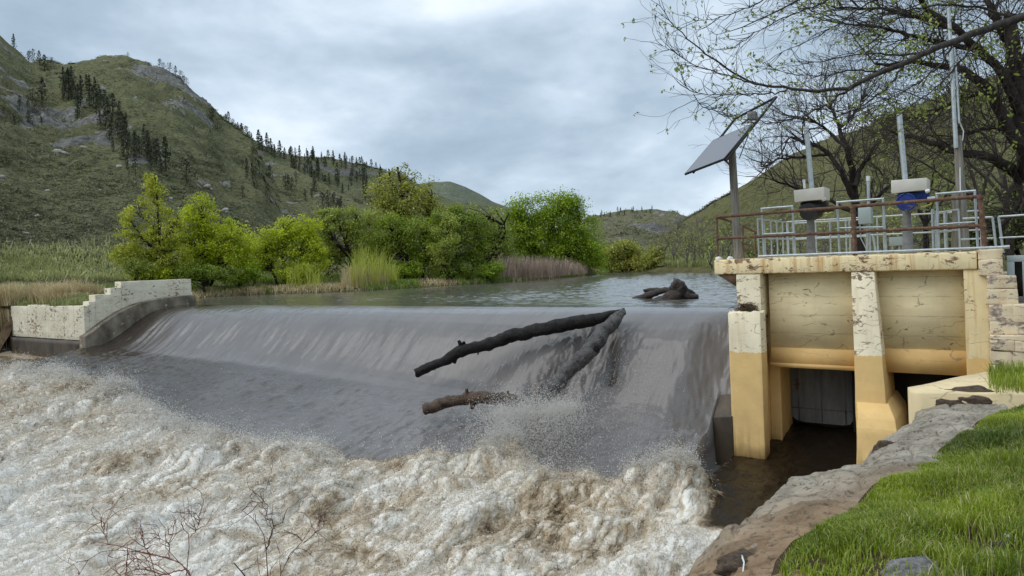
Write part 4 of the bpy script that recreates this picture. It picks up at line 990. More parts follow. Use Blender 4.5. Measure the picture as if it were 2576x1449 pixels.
def run(name, label, pts, h, nposts, r=0.02, mid=0.52):
    """railing along a ground polyline (s,t): posts plus two rails"""
    pts = [np.array(p, float) for p in pts]; polys = []
    L = np.cumsum([0]+[np.linalg.norm(b_-a_) for a_, b_ in zip(pts[:-1], pts[1:])]); P2 = np.array(pts)
    for u in np.linspace(0, L[-1], nposts):
        x, y_ = np.interp(u, L, P2[:, 0]), np.interp(u, L, P2[:, 1]); polys.append(('post', [(x, y_, ZD), (x, y_, ZD+h)], r+.002))
    for nm, hh in (('top_rail', h), ('middle_rail', h*mid)):
        polys.append((nm, [(p[0], p[1], ZD+hh) for p in pts], r))
    rail_pipes(name, label, 'galvanized railings at the back of the deck', polys, (pts[0][0], pts[0][1], ZD))
run('guard_railing', 'galvanized railing running across the back of the deck', [(0.9,2.6),(5.6,2.6)], 1.02, 7)
run('guard_railing', 'galvanized railing across the middle of the deck behind the actuators', [(1.3,1.5),(3.2,1.5)], 0.92, 5)
run('guard_railing', 'galvanized railing on the left side of the deck beside the black actuator', [(0.95,-0.7),(0.95,2.5)], 1.0, 6)
run('guard_railing', 'galvanized railing behind the blue actuator', [(3.5,1.7),(4.6,1.7),(5.2,0.4)], 0.98, 5)
run('guard_railing', 'galvanized railing on the right side of the deck beside the wooden pole', [(4.75,-0.9),(4.75,1.2)], 0.95, 3)
# railing continuing off to the right
T_ = []
p0 = at(2497,546,-0.3); p1 = at(2512,545,-0.3); far = p1+np.array([3.2,-1.2,0.0])
zt = p0[2]
rail_pipes('guard_railing', 'galvanized railing leading away to the right of the gatehouse', 'galvanized railings at the back of the deck',
  [('post', [(p0[0]+.05,p0[1],ZD-.05), p0], .026), ('post', [(p1[0]+.06,p1[1],ZD-.05), p1], .026), ('top_rail', [p1, far], .022), ('top_rail', [p0-np.array([.55,0,.0]), p0], .022), ('middle_rail', [p1-np.array([0,0,.46]), far-np.array([0,0,.46])], .02), ('middle_rail', [p0-np.array([.6,0,.46]), p0-np.array([0,0,.46])], .02),
   ('post', [far-np.array([0,0,1.1]), far], .026)], (p0[0], p0[1], ZD))
# grey steel frame at the right edge
b = at(2532, 745, -0.9)
G_ = Thing('steel_gate', 'grey steel framed gate at the right edge beside the stone wall', 'gate', b)
x0, x1, z0, z1 = at(2532,642,-0.9)[0], at(2700,642,-0.9)[0], at(2540,760,-0.9)[2], at(2540,643,-0.9)[2]
for nm, aa, bb in (('top_bar',(x0,-0.95,z1-.13),(x1,-0.85,z1)),('bottom_bar',(x0,-0.95,z0),(x1,-0.85,z0+.12)),('upright',(x0,-.96,z0+.12),(x0+.13,-.84,z1-.13)),('upright',(x0+.26,-.96,z0+.12),(x0+.38,-.84,z1-.13)),('upright',(x0+.72,-.96,z0+.12),(x0+.84,-.84,z1-.13)),('cross_bar',(x0+.38,-.94,z1-.5),(x0+.72,-.86,z1-.4))):
    mb = MB(); mb.box(aa, bb); G_.part(nm, mb, M_PED if nm == 'bottom_bar' else M_GREY, bev=0.008)
mb = MB(); mb.box((x0+.02,-.80,z0), (x1,-.70,z1-.04)); G_.part('shade_sheet', mb, M_DARK)  # dark sheet painted as the shade between the bars

# ------------------------------------------------------------------ left abutment
M_ABUT = m_paint('abutment_paint', (0.80,0.74,0.58), None, 0, 0.585, 0.31, 0.2, (0.16,0.12,0.085))
M_RIB = m_basic('stained_concrete', (0.050,0.035,0.022), (0.26,0.22,0.16), 1.6, 0.7, 0.6, 0.02, stretch=(1,1,0.7), spots=(2.0, 0.60, (0.36,0.31,0.23)))
Ab = Thing('abutment_wall', 'whitewashed block wall with a stepped top at the far end of the dam', 'wall', (-28.5,-2.8,1.5))
t0_, t1_ = -2.9, 2.15
mb = MB(); steps = [(-2.9,-2.62,3.93),(-2.62,-1.92,4.21),(-1.92,-1.42,4.50),(-1.42,2.15,4.78)]
for a, c, z_ in steps: rough_box(mb, (-29.1,a+.002,1.0), (-28.5,c-.002,z_), 6, 0.012, a)
Ab.part('side_wall', mb, M_ABUT, bev=0.02)
mb = MB(); n_ = 8; xs_ = np.linspace(-36.2, -28.505, n_+1)
for i in range(n_): rough_box(mb, (xs_[i]+.002,-3.12,2.15), (xs_[i+1]-.002,-2.903,3.70+0.03*rs.normal()), 5, 0.012, i)
Ab.part('front_wall', mb, M_ABUT, bev=0.02)
mb = MB(); rough_box(mb, (-36.6,-3.24,0.4), (-28.3,-2.9,2.12), 8, 0.03, 5); Ab.part('footing', mb, M_WET)
pr = np.array([(2.05,3.95),(1.2,3.95),(0.12,3.88),(-0.86,3.72),(-1.35,3.55),(-1.81,3.36),(-2.54,2.93),(-3.0,2.60),(-3.38,2.34)])
tt = np.linspace(2.05, -3.38, 40); zz = np.interp(-tt, -pr[:, 0], pr[:, 1])
zz = np.convolve(np.pad(zz, 2, 'edge'), np.ones(5)/5, 'valid')
L = []
for a, z_ in zip(tt, zz): L.append([(-28.495,a,0.6),(-27.95,a,0.6),(-27.95,a,z_),(-28.495,a,z_)])
v = np.array(L).reshape(-1, 3); f = []
for k in range(39):
    for i in range(4): j = (i+1) % 4; f.append((k*4+i, (k+1)*4+i, (k+1)*4+j, k*4+j))
f += [(0,1,2,3), (39*4+3,39*4+2,39*4+1,39*4)]
mb = MB(); mb.add(v, f); Ab.part('curved_sill', mb, M_RIB, bev=0.03)

# ------------------------------------------------------------------ driftwood
def m_bark(name, c1, c2, c3, rough=0.42, spec=0.4):
    t = NT(name); v = t.coord('Generated', (3, 3, 3)); o_ = t.coord('Object')
    n = t.noise(o_, 5, 7, 0.7, 0.6); n2 = t.noise(o_, 22, 6, 0.7, 1.0)
    c = t.mix(t.ramp(n, [(0.35, 0), (0.62, 1)]), c1, c2); c = t.mix(t.ramp(n2, [(0.54, 0), (0.64, 0.8)]), c, c3)
    return t.done(t.bsdf(c, rough, t.bump(n2, 1.0, 0.03, t.bump(n, 0.8, 0.06)), 0, spec))
M_LOGD = m_bark('wet_black_bark', (0.005,0.004,0.004), (0.015,0.012,0.010), (0.055,0.048,0.043), 0.55, 0.25)
M_LOGG = m_bark('wet_grey_log', (0.022,0.020,0.018), (0.105,0.097,0.091), (0.26,0.245,0.235))
M_LOGB = m_bark('brown_log', (0.018,0.010,0.006), (0.095,0.055,0.033), (0.22,0.145,0.09))
def log_path(pts, rad, seed, n=60):
    p = np.array(pts, float); L = np.concatenate([[0], np.cumsum(np.linalg.norm(np.diff(p, axis=0), axis=1))]); u = np.linspace(0, L[-1], n)
    q = np.column_stack([np.interp(u, L, p[:, k]) for k in range(3)])
    for _ in range(3): q[1:-1] = 0.25*q[:-2]+0.5*q[1:-1]+0.25*q[2:]
    r = np.interp(u, np.linspace(0, L[-1], len(rad)), rad)
    r = r*(1+0.13*fbm(u*1.6+seed, 0.2, 0.4, 5)); q = q+0.30*r[:, None]*np.column_stack([fbm(u*1.3+seed, k, 1.1, 3) for k in range(3)])
    return q, r
def log(mb, pts, rad, seed, k=14, n=60):
    q, r = log_path(pts, rad, seed, n); s0 = mb.n; mb.tube(q, r, k)
    v = mb.v[-1]; v += 0.20*r.mean()*np.column_stack([fbm(v[:, 0]*6+seed, v[:, 1]*6+i*7.3, v[:, 2]*6, 4) for i in range(3)])
def stub(mb, p, d, L, r, seed): 
    p = np.array(p, float); d = np.array(d, float); d /= np.linalg.norm(d); log(mb, [p-d*r, p+d*L*0.5+RNG.normal(size=3)*r*.3, p+d*L], [r*1.3, r, r*0.75], seed, 8, 10)
def at3(px, py, t): return PT(px, py, t)
# depths chosen so each log keeps the line it has against the sheet
p = [at3(1572,779,-0.25), at3(1505,802,-0.55), at3(1440,812,-0.85), at3(1340,833,-1.2), at3(1250,858,-1.7), at3(1175,878,-2.2), at3(1110,912,-2.6), at3(1044,938,-3.0)]
mb = MB(); log(mb, p, [0.06,0.17,0.215,0.20,0.19,0.185,0.15,0.12], 1.0, 16, 80)
b = p[3]
L1_ = Thing('driftwood_log', 'long wet black log slung across the falling water, upper of the three logs', 'log', b)
L1_.part('trunk', mb, M_LOGD, smooth=True)
for (x, y, tt_, d, LL, r_) in ((1158,872,-2.25,(-0.2,-.1,1),0.20,0.055),(1150,892,-2.3,(-.3,-.3,-1),0.26,0.075),(1205,876,-2.0,(0.1,-.5,-.9),0.20,0.03),(1165,868,-2.2,(.6,-.4,.5),0.13,0.06)):
    mb = MB(); stub(mb, at3(x, y, tt_), d, LL, r_, x); L1_.part('branch_stub', mb, M_LOGD, smooth=True)
p = [at3(1566,784,-0.3), at3(1545,806,-0.85), at3(1510,850,-1.5), at3(1470,890,-2.05), at3(1420,945,-2.75), at3(1372,1000,-3.4), at3(1335,1050,-3.9)]
mb = MB(); log(mb, p, [0.10,0.20,0.225,0.215,0.205,0.20,0.19], 4.0, 16, 80)
L2_ = Thing('driftwood_log', 'thick grey log standing steeply down the dam into the spray', 'log', p[3])
L2_.part('trunk', mb, M_LOGG, smooth=True)
mb = MB(); stub(mb, at3(1500,868,-1.75), (0.5,-.7,-.25), 0.26, 0.12, 3); L2_.part('branch_stub', mb, M_LOGD, smooth=True)
p = [at3(1066,1030,-4.75), at3(1110,1018,-4.5), at3(1160,1004,-4.25), at3(1220,1001,-4.0), at3(1275,1004,-3.7), at3(1322,1022,-3.4), at3(1345,1050,-3.2)]
mb = MB(); log(mb, p, [0.16,0.16,0.165,0.16,0.165,0.17,0.16], 7.0, 16, 70)
L3_ = Thing('driftwood_log', 'short brown broken log jutting from the splash, lowest of the three logs', 'log', p[2])
L3_.part('trunk', mb, M_LOGB, smooth=True)
for (x, y, d, LL, r_) in ((1176,994,(-0.1,0,1),0.17,0.05),(1193,1012,(0.1,-.6,-.7),0.17,0.07),(1276,996,(.1,0,1),.13,.04)):
    mb = MB(); stub(mb, at3(x, y, -4.3+(x-1160)*0.0045), d, LL, r_, x*1.3); L3_.part('branch_stub', mb, M_LOGB, smooth=True)
# root wad aground above the crest
b = ST(PZ(1690,752,3.5)); tq = b[1]
Dw = Thing('driftwood_snag', 'brown heap of roots and limbs aground in the river above the dam crest', 'driftwood', (b[0], b[1], 3.4))
M_SNAG = m_bark('snag_wood', (0.010,0.007,0.005), (0.050,0.034,0.026), (0.12,0.09,0.075))
def limb(nm, pts, rad, seed):
    mb = MB(); log(mb, [at3(x, y, tq+dt) for x, y, dt in pts], rad, seed, 12, 36); Dw.part(nm, mb, M_SNAG, smooth=True)
limb('trunk', [(1650,763,-.2),(1680,752,-.1),(1710,738,0),(1718,722,0),(1700,706,0)], [0.18,0.24,0.27,0.22,0.11], 2)
limb('limb', [(1598,757,.3),(1630,743,.2),(1665,732,.15),(1690,728,.1)], [0.17,0.14,0.12,0.1], 3)
limb('limb', [(1620,731,.4),(1650,730,.3),(1690,731,.2)], [0.07,0.09,0.08], 5)
limb('limb', [(1715,738,.1),(1735,745,.15),(1756,746,.2)], [0.2,0.14,0.09], 6)
limb('limb', [(1722,730,.1),(1738,735,.25),(1750,739,.3)], [0.12,0.12,0.05], 8)
for i, (x, y) in enumerate([(1690,712),(1697,700),(1712,712),(1722,718),(1686,720),(1704,715)]):
    limb('root', [(1704,730,0),(x*0.6+1704*0.4,y*.6+730*.4,-.1),(x,y,RNG.uniform(-.3,.3))], [0.12,0.09,0.03], 10+i)
# ------------------------------------------------------------------ left bank
MSOIL = m_basic('bank_soil', (0.060,0.060,0.022), (0.115,0.105,0.045), 0.7, 0.95, 0.5, 0.05, spec=0.1, spots=(0.5, 0.6, (0.17,0.13,0.07)))
def strip(name, edge, inland, mat, zprof, amp=0.12, n=140, kind='structure'):
    """bank lofted from a water edge towards an inland line. zprof: (u, z)"""
    e = np.array(edge, float); i = np.array(inland, float)
    u = np.linspace(0, 1, n); L = lambda q: np.column_stack([np.interp(u, np.linspace(0, 1, len(q)), q[:, k]) for k in range(2)])
    E_, I_ = L(e), L(i); w_ = np.concatenate([np.linspace(0, .1, 10), np.linspace(.12, 1, 40)])
    p = E_[:, None]*(1-w_[None, :, None])+I_[:, None]*w_[None, :, None]
    zp = np.array(zprof); z = np.interp(w_, zp[:, 0], zp[:, 1])[None]+0*p[..., 0]
    z = z+amp*fbm(p[..., 0]*0.5, p[..., 1]*0.5, 3, 4)*np.minimum(1, w_*12)[None]
    v = np.concatenate([p, z[..., None]], -1)
    o = link(name, np_mesh(name, v.reshape(-1, 3), grid_faces(n, len(w_)), None, True), mat); tag(o, kind=kind)
    return v
edge_px = [(470,752),(500,750),(560,746),(620,743),(700,740),(800,737),(900,733),(1000,727),(1100,721),(1200,715),(1300,709),(1400,702),(1470,695),(1516,689)]
edge = [PZ(x, y, 3.5)[:2] for x, y in edge_px]
edge = [W(-28.9, 1.5, 0)[:2], W(-28.9, 3.2, 0)[:2]]+[np.array(q) for q in edge[1:]]+[edge[-1]+np.array([2.0, 6.0]), edge[-1]+np.array([1.0, 18])]
inl = [q+np.array([-34.0, 26.0])*np.interp(k, [0, len(edge)-1], [1, .55]) for k, q in enumerate(edge)]
FB = strip('far_bank', edge, inl, MSOIL, [(0,3.0),(0.012,3.50),(0.03,3.72),(0.12,3.95),(0.4,4.4),(1,5.6)], 0.10)
le = [W(-28.9, 1.5, 0)[:2], W(-28.95, -1, 0)[:2], W(-29, -2.85, 0)[:2], W(-36.3, -2.95, 0)[:2], W(-37.5, -3.0, 0)[:2], W(-52, -4, 0)[:2]]
li = [q+np.array([-16.0, 22.0]) for q in le]; li[0] = inl[0]; li[1] = inl[0]+np.array([-2, -1])
LB = strip('left_bank', le, li, MSOIL, [(0,3.60),(0.05,3.75),(0.2,4.1),(0.5,4.5),(1,5.5)], 0.12)
# eroded earth face left of the front wall
mb = MB(); n_ = 40; m_ = 14
g1, g2 = np.meshgrid(np.linspace(-52, -36.0, n_), np.linspace(0, 1, m_), indexing='ij')
v = np.column_stack([g1.ravel(), -3.0-1.1*(1-g2.ravel())**1.5+0.25*fbm(g1.ravel()*1.3, g2.ravel()*2, 1, 4), 0.6+3.1*g2.ravel()])
mb.add(v, grid_faces(n_, m_))
o = solo('earth_bank', mb, m_basic('eroded_earth', (0.040,0.026,0.016), (0.15,0.105,0.062), 1.6, 0.95, 0.8, 0.05, spec=0.1), None, None, (-44,-3,0)); tag(o, kind='structure')
# bank beyond the river bend and up the right side
eb = [PZ(x, y, 3.5)[:2] for x, y in [(1480,686),(1560,685),(1650,684),(1720,686),(1790,688),(1850,690),(1900,694)]]; eb += [W(3.0, 14, 0)[:2], W(2.0, 6, 0)[:2], W(3.5, 4.4, 0)[:2]]
ib = [q+np.array(d) for q, d in zip(eb, [(0,60),(4,60),(8,60),(16,55),(26,48),(32,40),(36,34),(40,26),(40,22),(40,16)])]
RB = strip('right_bank', eb, ib, MSOIL, [(0,3.1),(0.012,3.52),(0.04,3.9),(0.15,4.35),(1,6.5)], 0.12)

# ------------------------------------------------------------------ grasses
MGD = m_leaf('dry_grass_blade', (0.40,0.30,0.15), (0.70,0.60,0.36), 0.35)
MGG = m_leaf('green_grass_blade', (0.11,0.19,0.016), (0.28,0.38,0.045), 0.38)
MGM = m_leaf('pale_meadow_blade', (0.19,0.215,0.065), (0.42,0.43,0.17), 0.35)
def blades(p, h, wd, lean=0.35, droop=0.5):
    N = len(p); an = RNG.uniform(0, 2*math.pi, N); d = np.column_stack([np.cos(an), np.sin(an), 0*an]); sd = np.column_stack([-np.sin(an), np.cos(an), 0*an])
    tw = RNG.uniform(-1, 1, N)[:, None]; sd = sd*np.sqrt(1-tw**2*0.6)+d*tw*0.75
    l = (RNG.exponential(lean, N).clip(0, 1.4)*h)[:, None]; hh = h[:, None]; wv = wd[:, None]
    a = p+d*l*0.25+np.array([0,0,1])*hh*0.5; b = p+d*l*(0.6)+np.array([0,0,1])*hh*0.85; c = p+d*l*(0.6+droop)+np.array([0,0,1])*hh*(1.0-0.15*l/np.maximum(hh, 1e-6))
    v = np.stack([p-sd*wv*.5, p+sd*wv*.5, a-sd*wv*.45, a+sd*wv*.45, b-sd*wv*.3, b+sd*wv*.3, c], 1).reshape(-1, 3)
    i = np.arange(N)[:, None]*7
    return v, [np.concatenate([i+np.array([[0,1,3,2]]), i+np.array([[2,3,5,4]])]), i+np.array([[4,5,6]])]
def sample(gr, n, u0=0, u1=1, w0=0, w1=1):
    a, b = gr.shape[:2]; x = RNG.uniform(u0, u1, n)*(a-1.001); y = RNG.uniform(w0, w1, n)*(b-1.001); i = x.astype(int); j = y.astype(int); fx = (x-i)[:, None]; fy = (y-j)[:, None]
    return gr[i, j]*(1-fx)*(1-fy)+gr[i+1, j]*fx*(1-fy)+gr[i, j+1]*(1-fx)*fy+gr[i+1, j+1]*fx*fy
def near_line(px_list, z, spread_px, n, D=None):
    """points on level z scattered around image line points"""
    q = np.array(px_list, float); u = RNG.uniform(0, len(q)-1, n); x = np.interp(u, np.arange(len(q)), q[:, 0])+RNG.normal(0, spread_px[0], n); y = np.interp(u, np.arange(len(q)), q[:, 1])+RNG.normal(0, spread_px[1], n)
    return x, y
def grass(name, p, h, wd, mat, label, lean=0.35):
    v, f = blades(p, h, wd, lean)
    cl = np.clip(0.45+0.55*fbm(p[:, 0]*0.8, p[:, 1]*0.8, 5, 3)+RNG.uniform(-.3, .3, len(p)), 0, 1)
    o = link(name, np_mesh(name, v, f, {'tint': np.repeat(cl, 7)}), mat); tag(o, label, None, None, 'stuff'); return o
# tawny clumps on the brink over the front wall
cs = [W(s, t, 3.6) for s, t in [(-37.2,-2.3),(-36.5,-1.6),(-35.6,-1.7),(-35.0,-1.2),(-34.4,-1.9),(-33.6,-1.3),(-32.4,-1.9),(-36.0,-0.6),(-34.6,-0.2),(-33.2,-2.1),(-36.9,-2.9),(-37.4,-3.0)]]
p = np.concatenate([c+RNG.normal(size=(800, 3))*np.array([0.34,0.30,0.0])+np.array([0,k*0.0,0.0]) for k, c in enumerate(cs)]); ck = np.repeat(RNG.uniform(0.45, 1.35, len(cs)), 800); p[:, 2] += 0.12
n_ = len(p); grass('tall_dry_grass', p, RNG.uniform(0.45, 1.1, n_)*ck, np.full(n_, 0.022), MGD, 'pale tawny tall grass above the whitewashed wall on the left bank', 0.5)
c = W(-37.3, -3.1, 3.5); p = c+RNG.normal(size=(900, 3))*np.array([0.5,0.25,0.05]); hh = -RNG.uniform(0.4, 1.6, 900)
grass('hanging_dry_grass', p, hh, np.full(900, 0.03), MGD, 'straw coloured grass hanging down the eroded bank at the left edge', 0.12)
p = np.concatenate([sample(LB, 15000, 0, 1, 0, 0.55), sample(LB, 9000, 0.1, .75, 0, .25)]); n_ = len(p)
hq = [at_hill('hillside', random.uniform(-60, 460), 708-abs(random.gauss(0, 34))) for _ in range(20000)]; hq = np.array([q for q in hq if q is not None]); hq = hq[fbm(hq[:, 0]*.10, hq[:, 1]*.07, 8, 3) > RNG.uniform(-.7, .35, len(hq))]
hb = blades(hq, RNG.uniform(0.15, 0.6, len(hq))*(hq[:, 1]/55), np.full(len(hq), 0.075)*(hq[:, 1]/55), 0.5)
o = link('foothill_grass', np_mesh('foothill_grass', hb[0], hb[1], {'tint': np.repeat(np.clip(.5+.6*fbm(hq[:, 0]*.08, hq[:, 1]*.08, 3, 3)+RNG.uniform(-.25, .25, len(hq)), 0, 1), 7)}), MGM); tag(o, 'pale green grass on the flat foot of the left hillside', None, None, 'stuff')
grass('meadow_grass', p, RNG.uniform(0.14, 0.42, n_), np.full(n_, 0.035), MGM, 'green meadow grass on the left bank behind the wall', 0.3)
p = np.concatenate([np.concatenate([sample(FB, 22000, 0.02, .95, 0.07, 0.5), sample(FB, 9000, 0.3, .95, 0.02, 0.12)])]); n_ = len(p)
gk = noise3(p[:, 0]*0.13, p[:, 1]*0.13, 4) > -0.1
grass('bank_grass', p[gk], RNG.uniform(0.15, 0.42, gk.sum()), np.full(gk.sum(), 0.04), MGG, 'green grass along the far bank under the trees', 0.3)
p = sample(FB, 17000, 0.04, .97, 0.025, 0.2); gk = noise3(p[:, 0]*0.16+5, p[:, 1]*0.16, 9)+0.6*noise3(p[:, 0]*0.5, p[:, 1]*0.5, 2) > RNG.uniform(-.5, .45, len(p)); p = p[gk]; n_ = len(p)
grass('reed_litter', p, RNG.uniform(0.08, 0.42, n_)*(0.8+0.5*noise3(p[:, 0]*.6, p[:, 1]*.6, 7)), np.full(n_, 0.05), MGD, 'tan dead grass along the waterline of the far bank', 1.0)
p = np.concatenate([sample(RB, 11000, 0.0, .6, 0.12, 0.4)]); n_ = len(p)
grass('bank_weeds', p, RNG.uniform(0.2, 0.9, n_), np.full(n_, 0.09), MGM, 'olive weeds on the bank beyond the river bend', 0.3)
# dry willow thicket on the point, and pale willow shoots
MTW = m_leaf('dry_willow_twig', (0.27,0.195,0.145), (0.56,0.43,0.33), 0.2)
def thicket(name, x0, x1, ytop, ybot, n, mat, label, D=None, wd=0.03):
    x = RNG.uniform(x0, x1, n); p = []; h = []
    ed = np.array(edge_px, float)
    for a in x:
        e_ = PZ(a, np.interp(a, ed[:, 0], ed[:, 1]), 3.5); D_ = (e_[1] if D is None else D)+RNG.uniform(0.8, 4.5); q = P(a, np.interp(a, ed[:, 0], ed[:, 1]), D_); q[2] = 3.7
        yt = np.interp(a, *ytop)+RNG.normal(0, 5); hz = CZ+D_*ray(a, yt)[2]-3.7
        p.append(q); h.append(max(0.3, hz*RNG.uniform(0.3, 1.0)))
    return grass(name, np.array(p), np.array(h), np.full(n, wd)*RNG.uniform(.5, 1.2, n), mat, label, 0.34)
thicket('dry_willow_thicket', 1238, 1500, ([1238,1265,1300,1380,1440,1480,1500], [655,634,638,642,650,665,680]), None, 5200, MTW, 'purplish tan thicket of bare willow stems at the water edge below the big green tree')
MWY = m_leaf('willow_shoot', (0.27,0.32,0.035), (0.60,0.62,0.09), 0.42)
thicket('willow_shoots', 880, 1000, ([880,905,930,965,1000], [648,606,594,618,660]), None, 900, MWY, 'pale yellow green willow shoots beside the leaning dark trunk')
thicket('willow_shoots', 720, 810, ([720,750,800], [660,625,655]), None, 260, MWY, 'thin yellow green shoots at the edge of the bright green shrubs')
thicket('dry_reeds', 860, 980, ([860,900,960], [668,655,668]), None, 1000, MGD, 'tan dead reeds in front of the pale willow shoots')

# ------------------------------------------------------------------ broadleaf trees on the far bank
def resample(p, n):
    p = np.asarray(p, float); L = np.concatenate([[0], np.cumsum(np.linalg.norm(np.diff(p, axis=0), axis=1))])
    u = np.linspace(0, L[-1], n); return np.column_stack([np.interp(u, L, p[:, k]) for k in range(3)])
def leafy(label, D, trunks, blobs, mats, n_cl, n_lf, lsize, csize=0.55, trunk_r=0.12, bark=None, group=None, dark=0.0, name='leafy_tree', twigs=1.0, zb=3.6, shell=0.6, tip=None):
    """trunks: image polylines (base first); blobs: image ellipses (cx, cy, rx, ry) filled with leaf clusters"""
    base = P(trunks[0][0][0], trunks[0][0][1], D); base[2] = min(base[2], zb)
    T_ = Thing(name, label, 'tree', base, 'w', group)
    tm = MB(); tp = []
    for k, tr in enumerate(trunks):
        w3 = [P(x, y, D+ (0.0 if k == 0 else RNG.normal(0, 0.5))) for x, y in tr]; w3[0] = w3[0]*1.0
        if k == 0 or True: w3[0][2] = min(w3[0][2], zb+0.1) if tr[0][1] > 660 else w3[0][2]
        q = resample(w3, 16); q[1:-1] += 0.05*np.column_stack([fbm(np.arange(14)*.45+k*3+D, j, .5, 2) for j in range(3)])
        r = np.linspace(1.0, 0.3, 16)**0.9*1.25*trunk_r*(1 if k == 0 else 0.75)
        tm.tube(q, r, 7); tp.append((q, r))
    allp = np.concatenate([a for a, _ in tp]); allr = np.concatenate([b for _, b in tp])
    A_ = np.array([b[2]*b[3] for b in blobs], float); cs = []; csize *= 1.10; n_cl = int(n_cl*1.35); n_lf = int(n_lf*1.25); lsize *= 0.86; blobs = [(b[0], b[1], b[2]*1.12, b[3]*1.10) for b in blobs]
    for _ in range(n_cl):
        b = blobs[RNG.choice(len(blobs), p=A_/A_.sum())]
        d = RNG.normal(size=3); d /= np.linalg.norm(d); d *= RNG.uniform(shell, 1.0) if RNG.random() < 0.75 else RNG.uniform(0, 1)
        rd = 0.8*(b[2]+b[3])/2/F*D
        cs.append(P(b[0]+d[0]*b[2], b[1]-d[2]*b[3], D+d[1]*rd))
    cs = np.array(cs)
    for c in cs:
        if RNG.random() > twigs: continue
        dd = np.linalg.norm(allp-c, axis=1)+1.5*np.maximum(0, allp[:, 2]-c[2]+0.3); i = np.argmin(dd+RNG.uniform(0, 0.6, len(dd)))
        a = allp[i]; mid = 0.5*(a+c)+np.array([0, 0, 0.10])*np.linalg.norm(c-a)+RNG.normal(size=3)*0.08*np.linalg.norm(c-a)
        q = resample([a, 0.5*(a+mid)+RNG.normal(size=3)*0.04, mid, c], 6); tm.tube(q, np.linspace(min(allr[i]*0.55, 0.05), 0.008, 6), 4, False)
    T_.part('trunk', tm, bark or MBK, smooth=True)
    N = n_cl*n_lf; cc = np.repeat(cs, n_lf, 0); sz = np.repeat(RNG.uniform(0.6, 1.25, n_cl)*csize, n_lf)
    off = RNG.normal(size=(N, 3)); off /= np.maximum(np.linalg.norm(off, axis=1), 1e-6)[:, None]; off *= (RNG.random(N)**0.5*sz)[:, None]; off[:, 2] *= 0.7
    p = cc+off
    if tip: p[:, 2] -= tip*np.abs(off[:, 0]+off[:, 1])
    v, f = rand_quads(p, RNG.uniform(0.6, 1.3, N)*lsize, 1.1, 0.62)
    ht = (p[:, 2]-p[:, 2].min())/(np.ptp(p[:, 2])+1e-6)
    tint = np.clip(np.repeat(RNG.uniform(0.15, 0.85, n_cl), n_lf)+RNG.uniform(-0.2, 0.35, N)-dark, 0, 1)
    lb = MB(); lb.add(v, f, (), np.repeat(tint, 4)); T_.part('crown', lb, mats, attr='tint')
    return T_
ML_Y = m_leaf('yellow_green_leaf', (0.21,0.245,0.024), (0.64,0.66,0.055), 0.45)
ML_B = m_leaf('bright_green_leaf', (0.210,0.277,0.015), (0.645,0.720,0.027), 0.45)
ML_G = m_leaf('fresh_green_leaf', (0.112,0.188,0.012), (0.405,0.532,0.021), 0.42)
ML_D = m_leaf('deep_green_leaf', (0.087,0.142,0.013), (0.290,0.370,0.026), 0.4)
ML_O = m_leaf('olive_leaf', (0.189,0.210,0.036), (0.566,0.558,0.094), 0.4)
ML_OG = m_leaf('dull_willow_leaf', (0.174,0.217,0.035), (0.406,0.471,0.072), 0.4)
bankrow = 'trees along the far bank'
# back row first
leafy('tall olive yellow willow rising highest in the middle of the far bank', 64, [[(1040,690),(1030,600),(1015,520),(1005,450),(1000,420)],[(1035,640),(1075,560),(1090,500)],[(1025,560),(965,500),(950,470)],[(1015,500),(980,450),(978,425)]],
      [(1010,445,42,40),(965,480,40,42),(1060,490,42,40),(1010,520,80,60),(960,560,40,60),(1090,545,40,45),(1120,560,34,40),(1015,600,90,55)], ML_O, 165, 62, 0.24, 0.85, 0.2, dark=0.12, tip=0.5)
leafy('sparse olive tree with bare dark limbs showing left of the big green tree', 62, [[(1215,690),(1235,640),(1270,590),(1268,560),(1252,540),(1248,528)],[(1240,630),(1262,575),(1280,535)],[(1262,565),(1232,545)]],
      [(1170,545,40,30),(1225,560,40,40),(1245,590,38,50),(1200,610,40,50)], ML_OG, 62, 46, 0.21, 0.75, 0.15, dark=0.1)
leafy('dull green willow behind the bright green shrubs, with a black leaning trunk', 56, [[(882,694),(878,640),(868,600),(850,560),(845,540)],[(876,640),(850,615),(832,590)],[(868,600),(890,570),(898,545)]],
      [(850,535,44,28),(815,560,24,40),(892,560,26,36),(850,580,55,45),(830,640,30,40),(900,620,22,50)], ML_OG, 110, 56, 0.19, 0.62, 0.19, dark=0.0)
leafy('big dense fresh green tree at the right end of the far bank', 73, [[(1370,690),(1375,640),(1385,590),(1400,545)],[(1372,650),(1330,610),(1310,560)],[(1378,640),(1440,600),(1460,560)]],
      [(1320,540,48,40),(1385,535,60,45),(1425,520,42,34),(1300,600,42,55),(1370,590,80,55),(1450,590,56,55),(1480,630,38,48),(1395,640,90,40),(1300,650,40,36),(1500,655,20,30)], ML_G, 400, 80, 0.23, 1.05, 0.22, dark=0.0)
leafy('dark green tree in the middle clump with slanting trunks at its foot', 57, [[(1150,692),(1145,640),(1130,580),(1125,545)],[(1185,690),(1190,640),(1200,590)]],
      [(1130,560,46,40),(1100,610,42,50),(1160,600,50,55),(1210,620,34,50),(1150,655,80,38),(1195,560,28,30)], ML_D, 175, 72, 0.19, 0.68, 0.16, dark=-0.05)
leafy('mid green tree left of centre leaning over two black trunks', 56, [[(1052,694),(1030,655),(1008,620),(985,580)],[(1062,692),(1070,640),(1075,590)]],
      [(985,590,44,50),(1045,590,50,46),(950,620,24,44),(1010,650,60,38),(1075,640,34,46)], ML_D, 130, 70, 0.19, 0.68, 0.17, dark=-0.2)
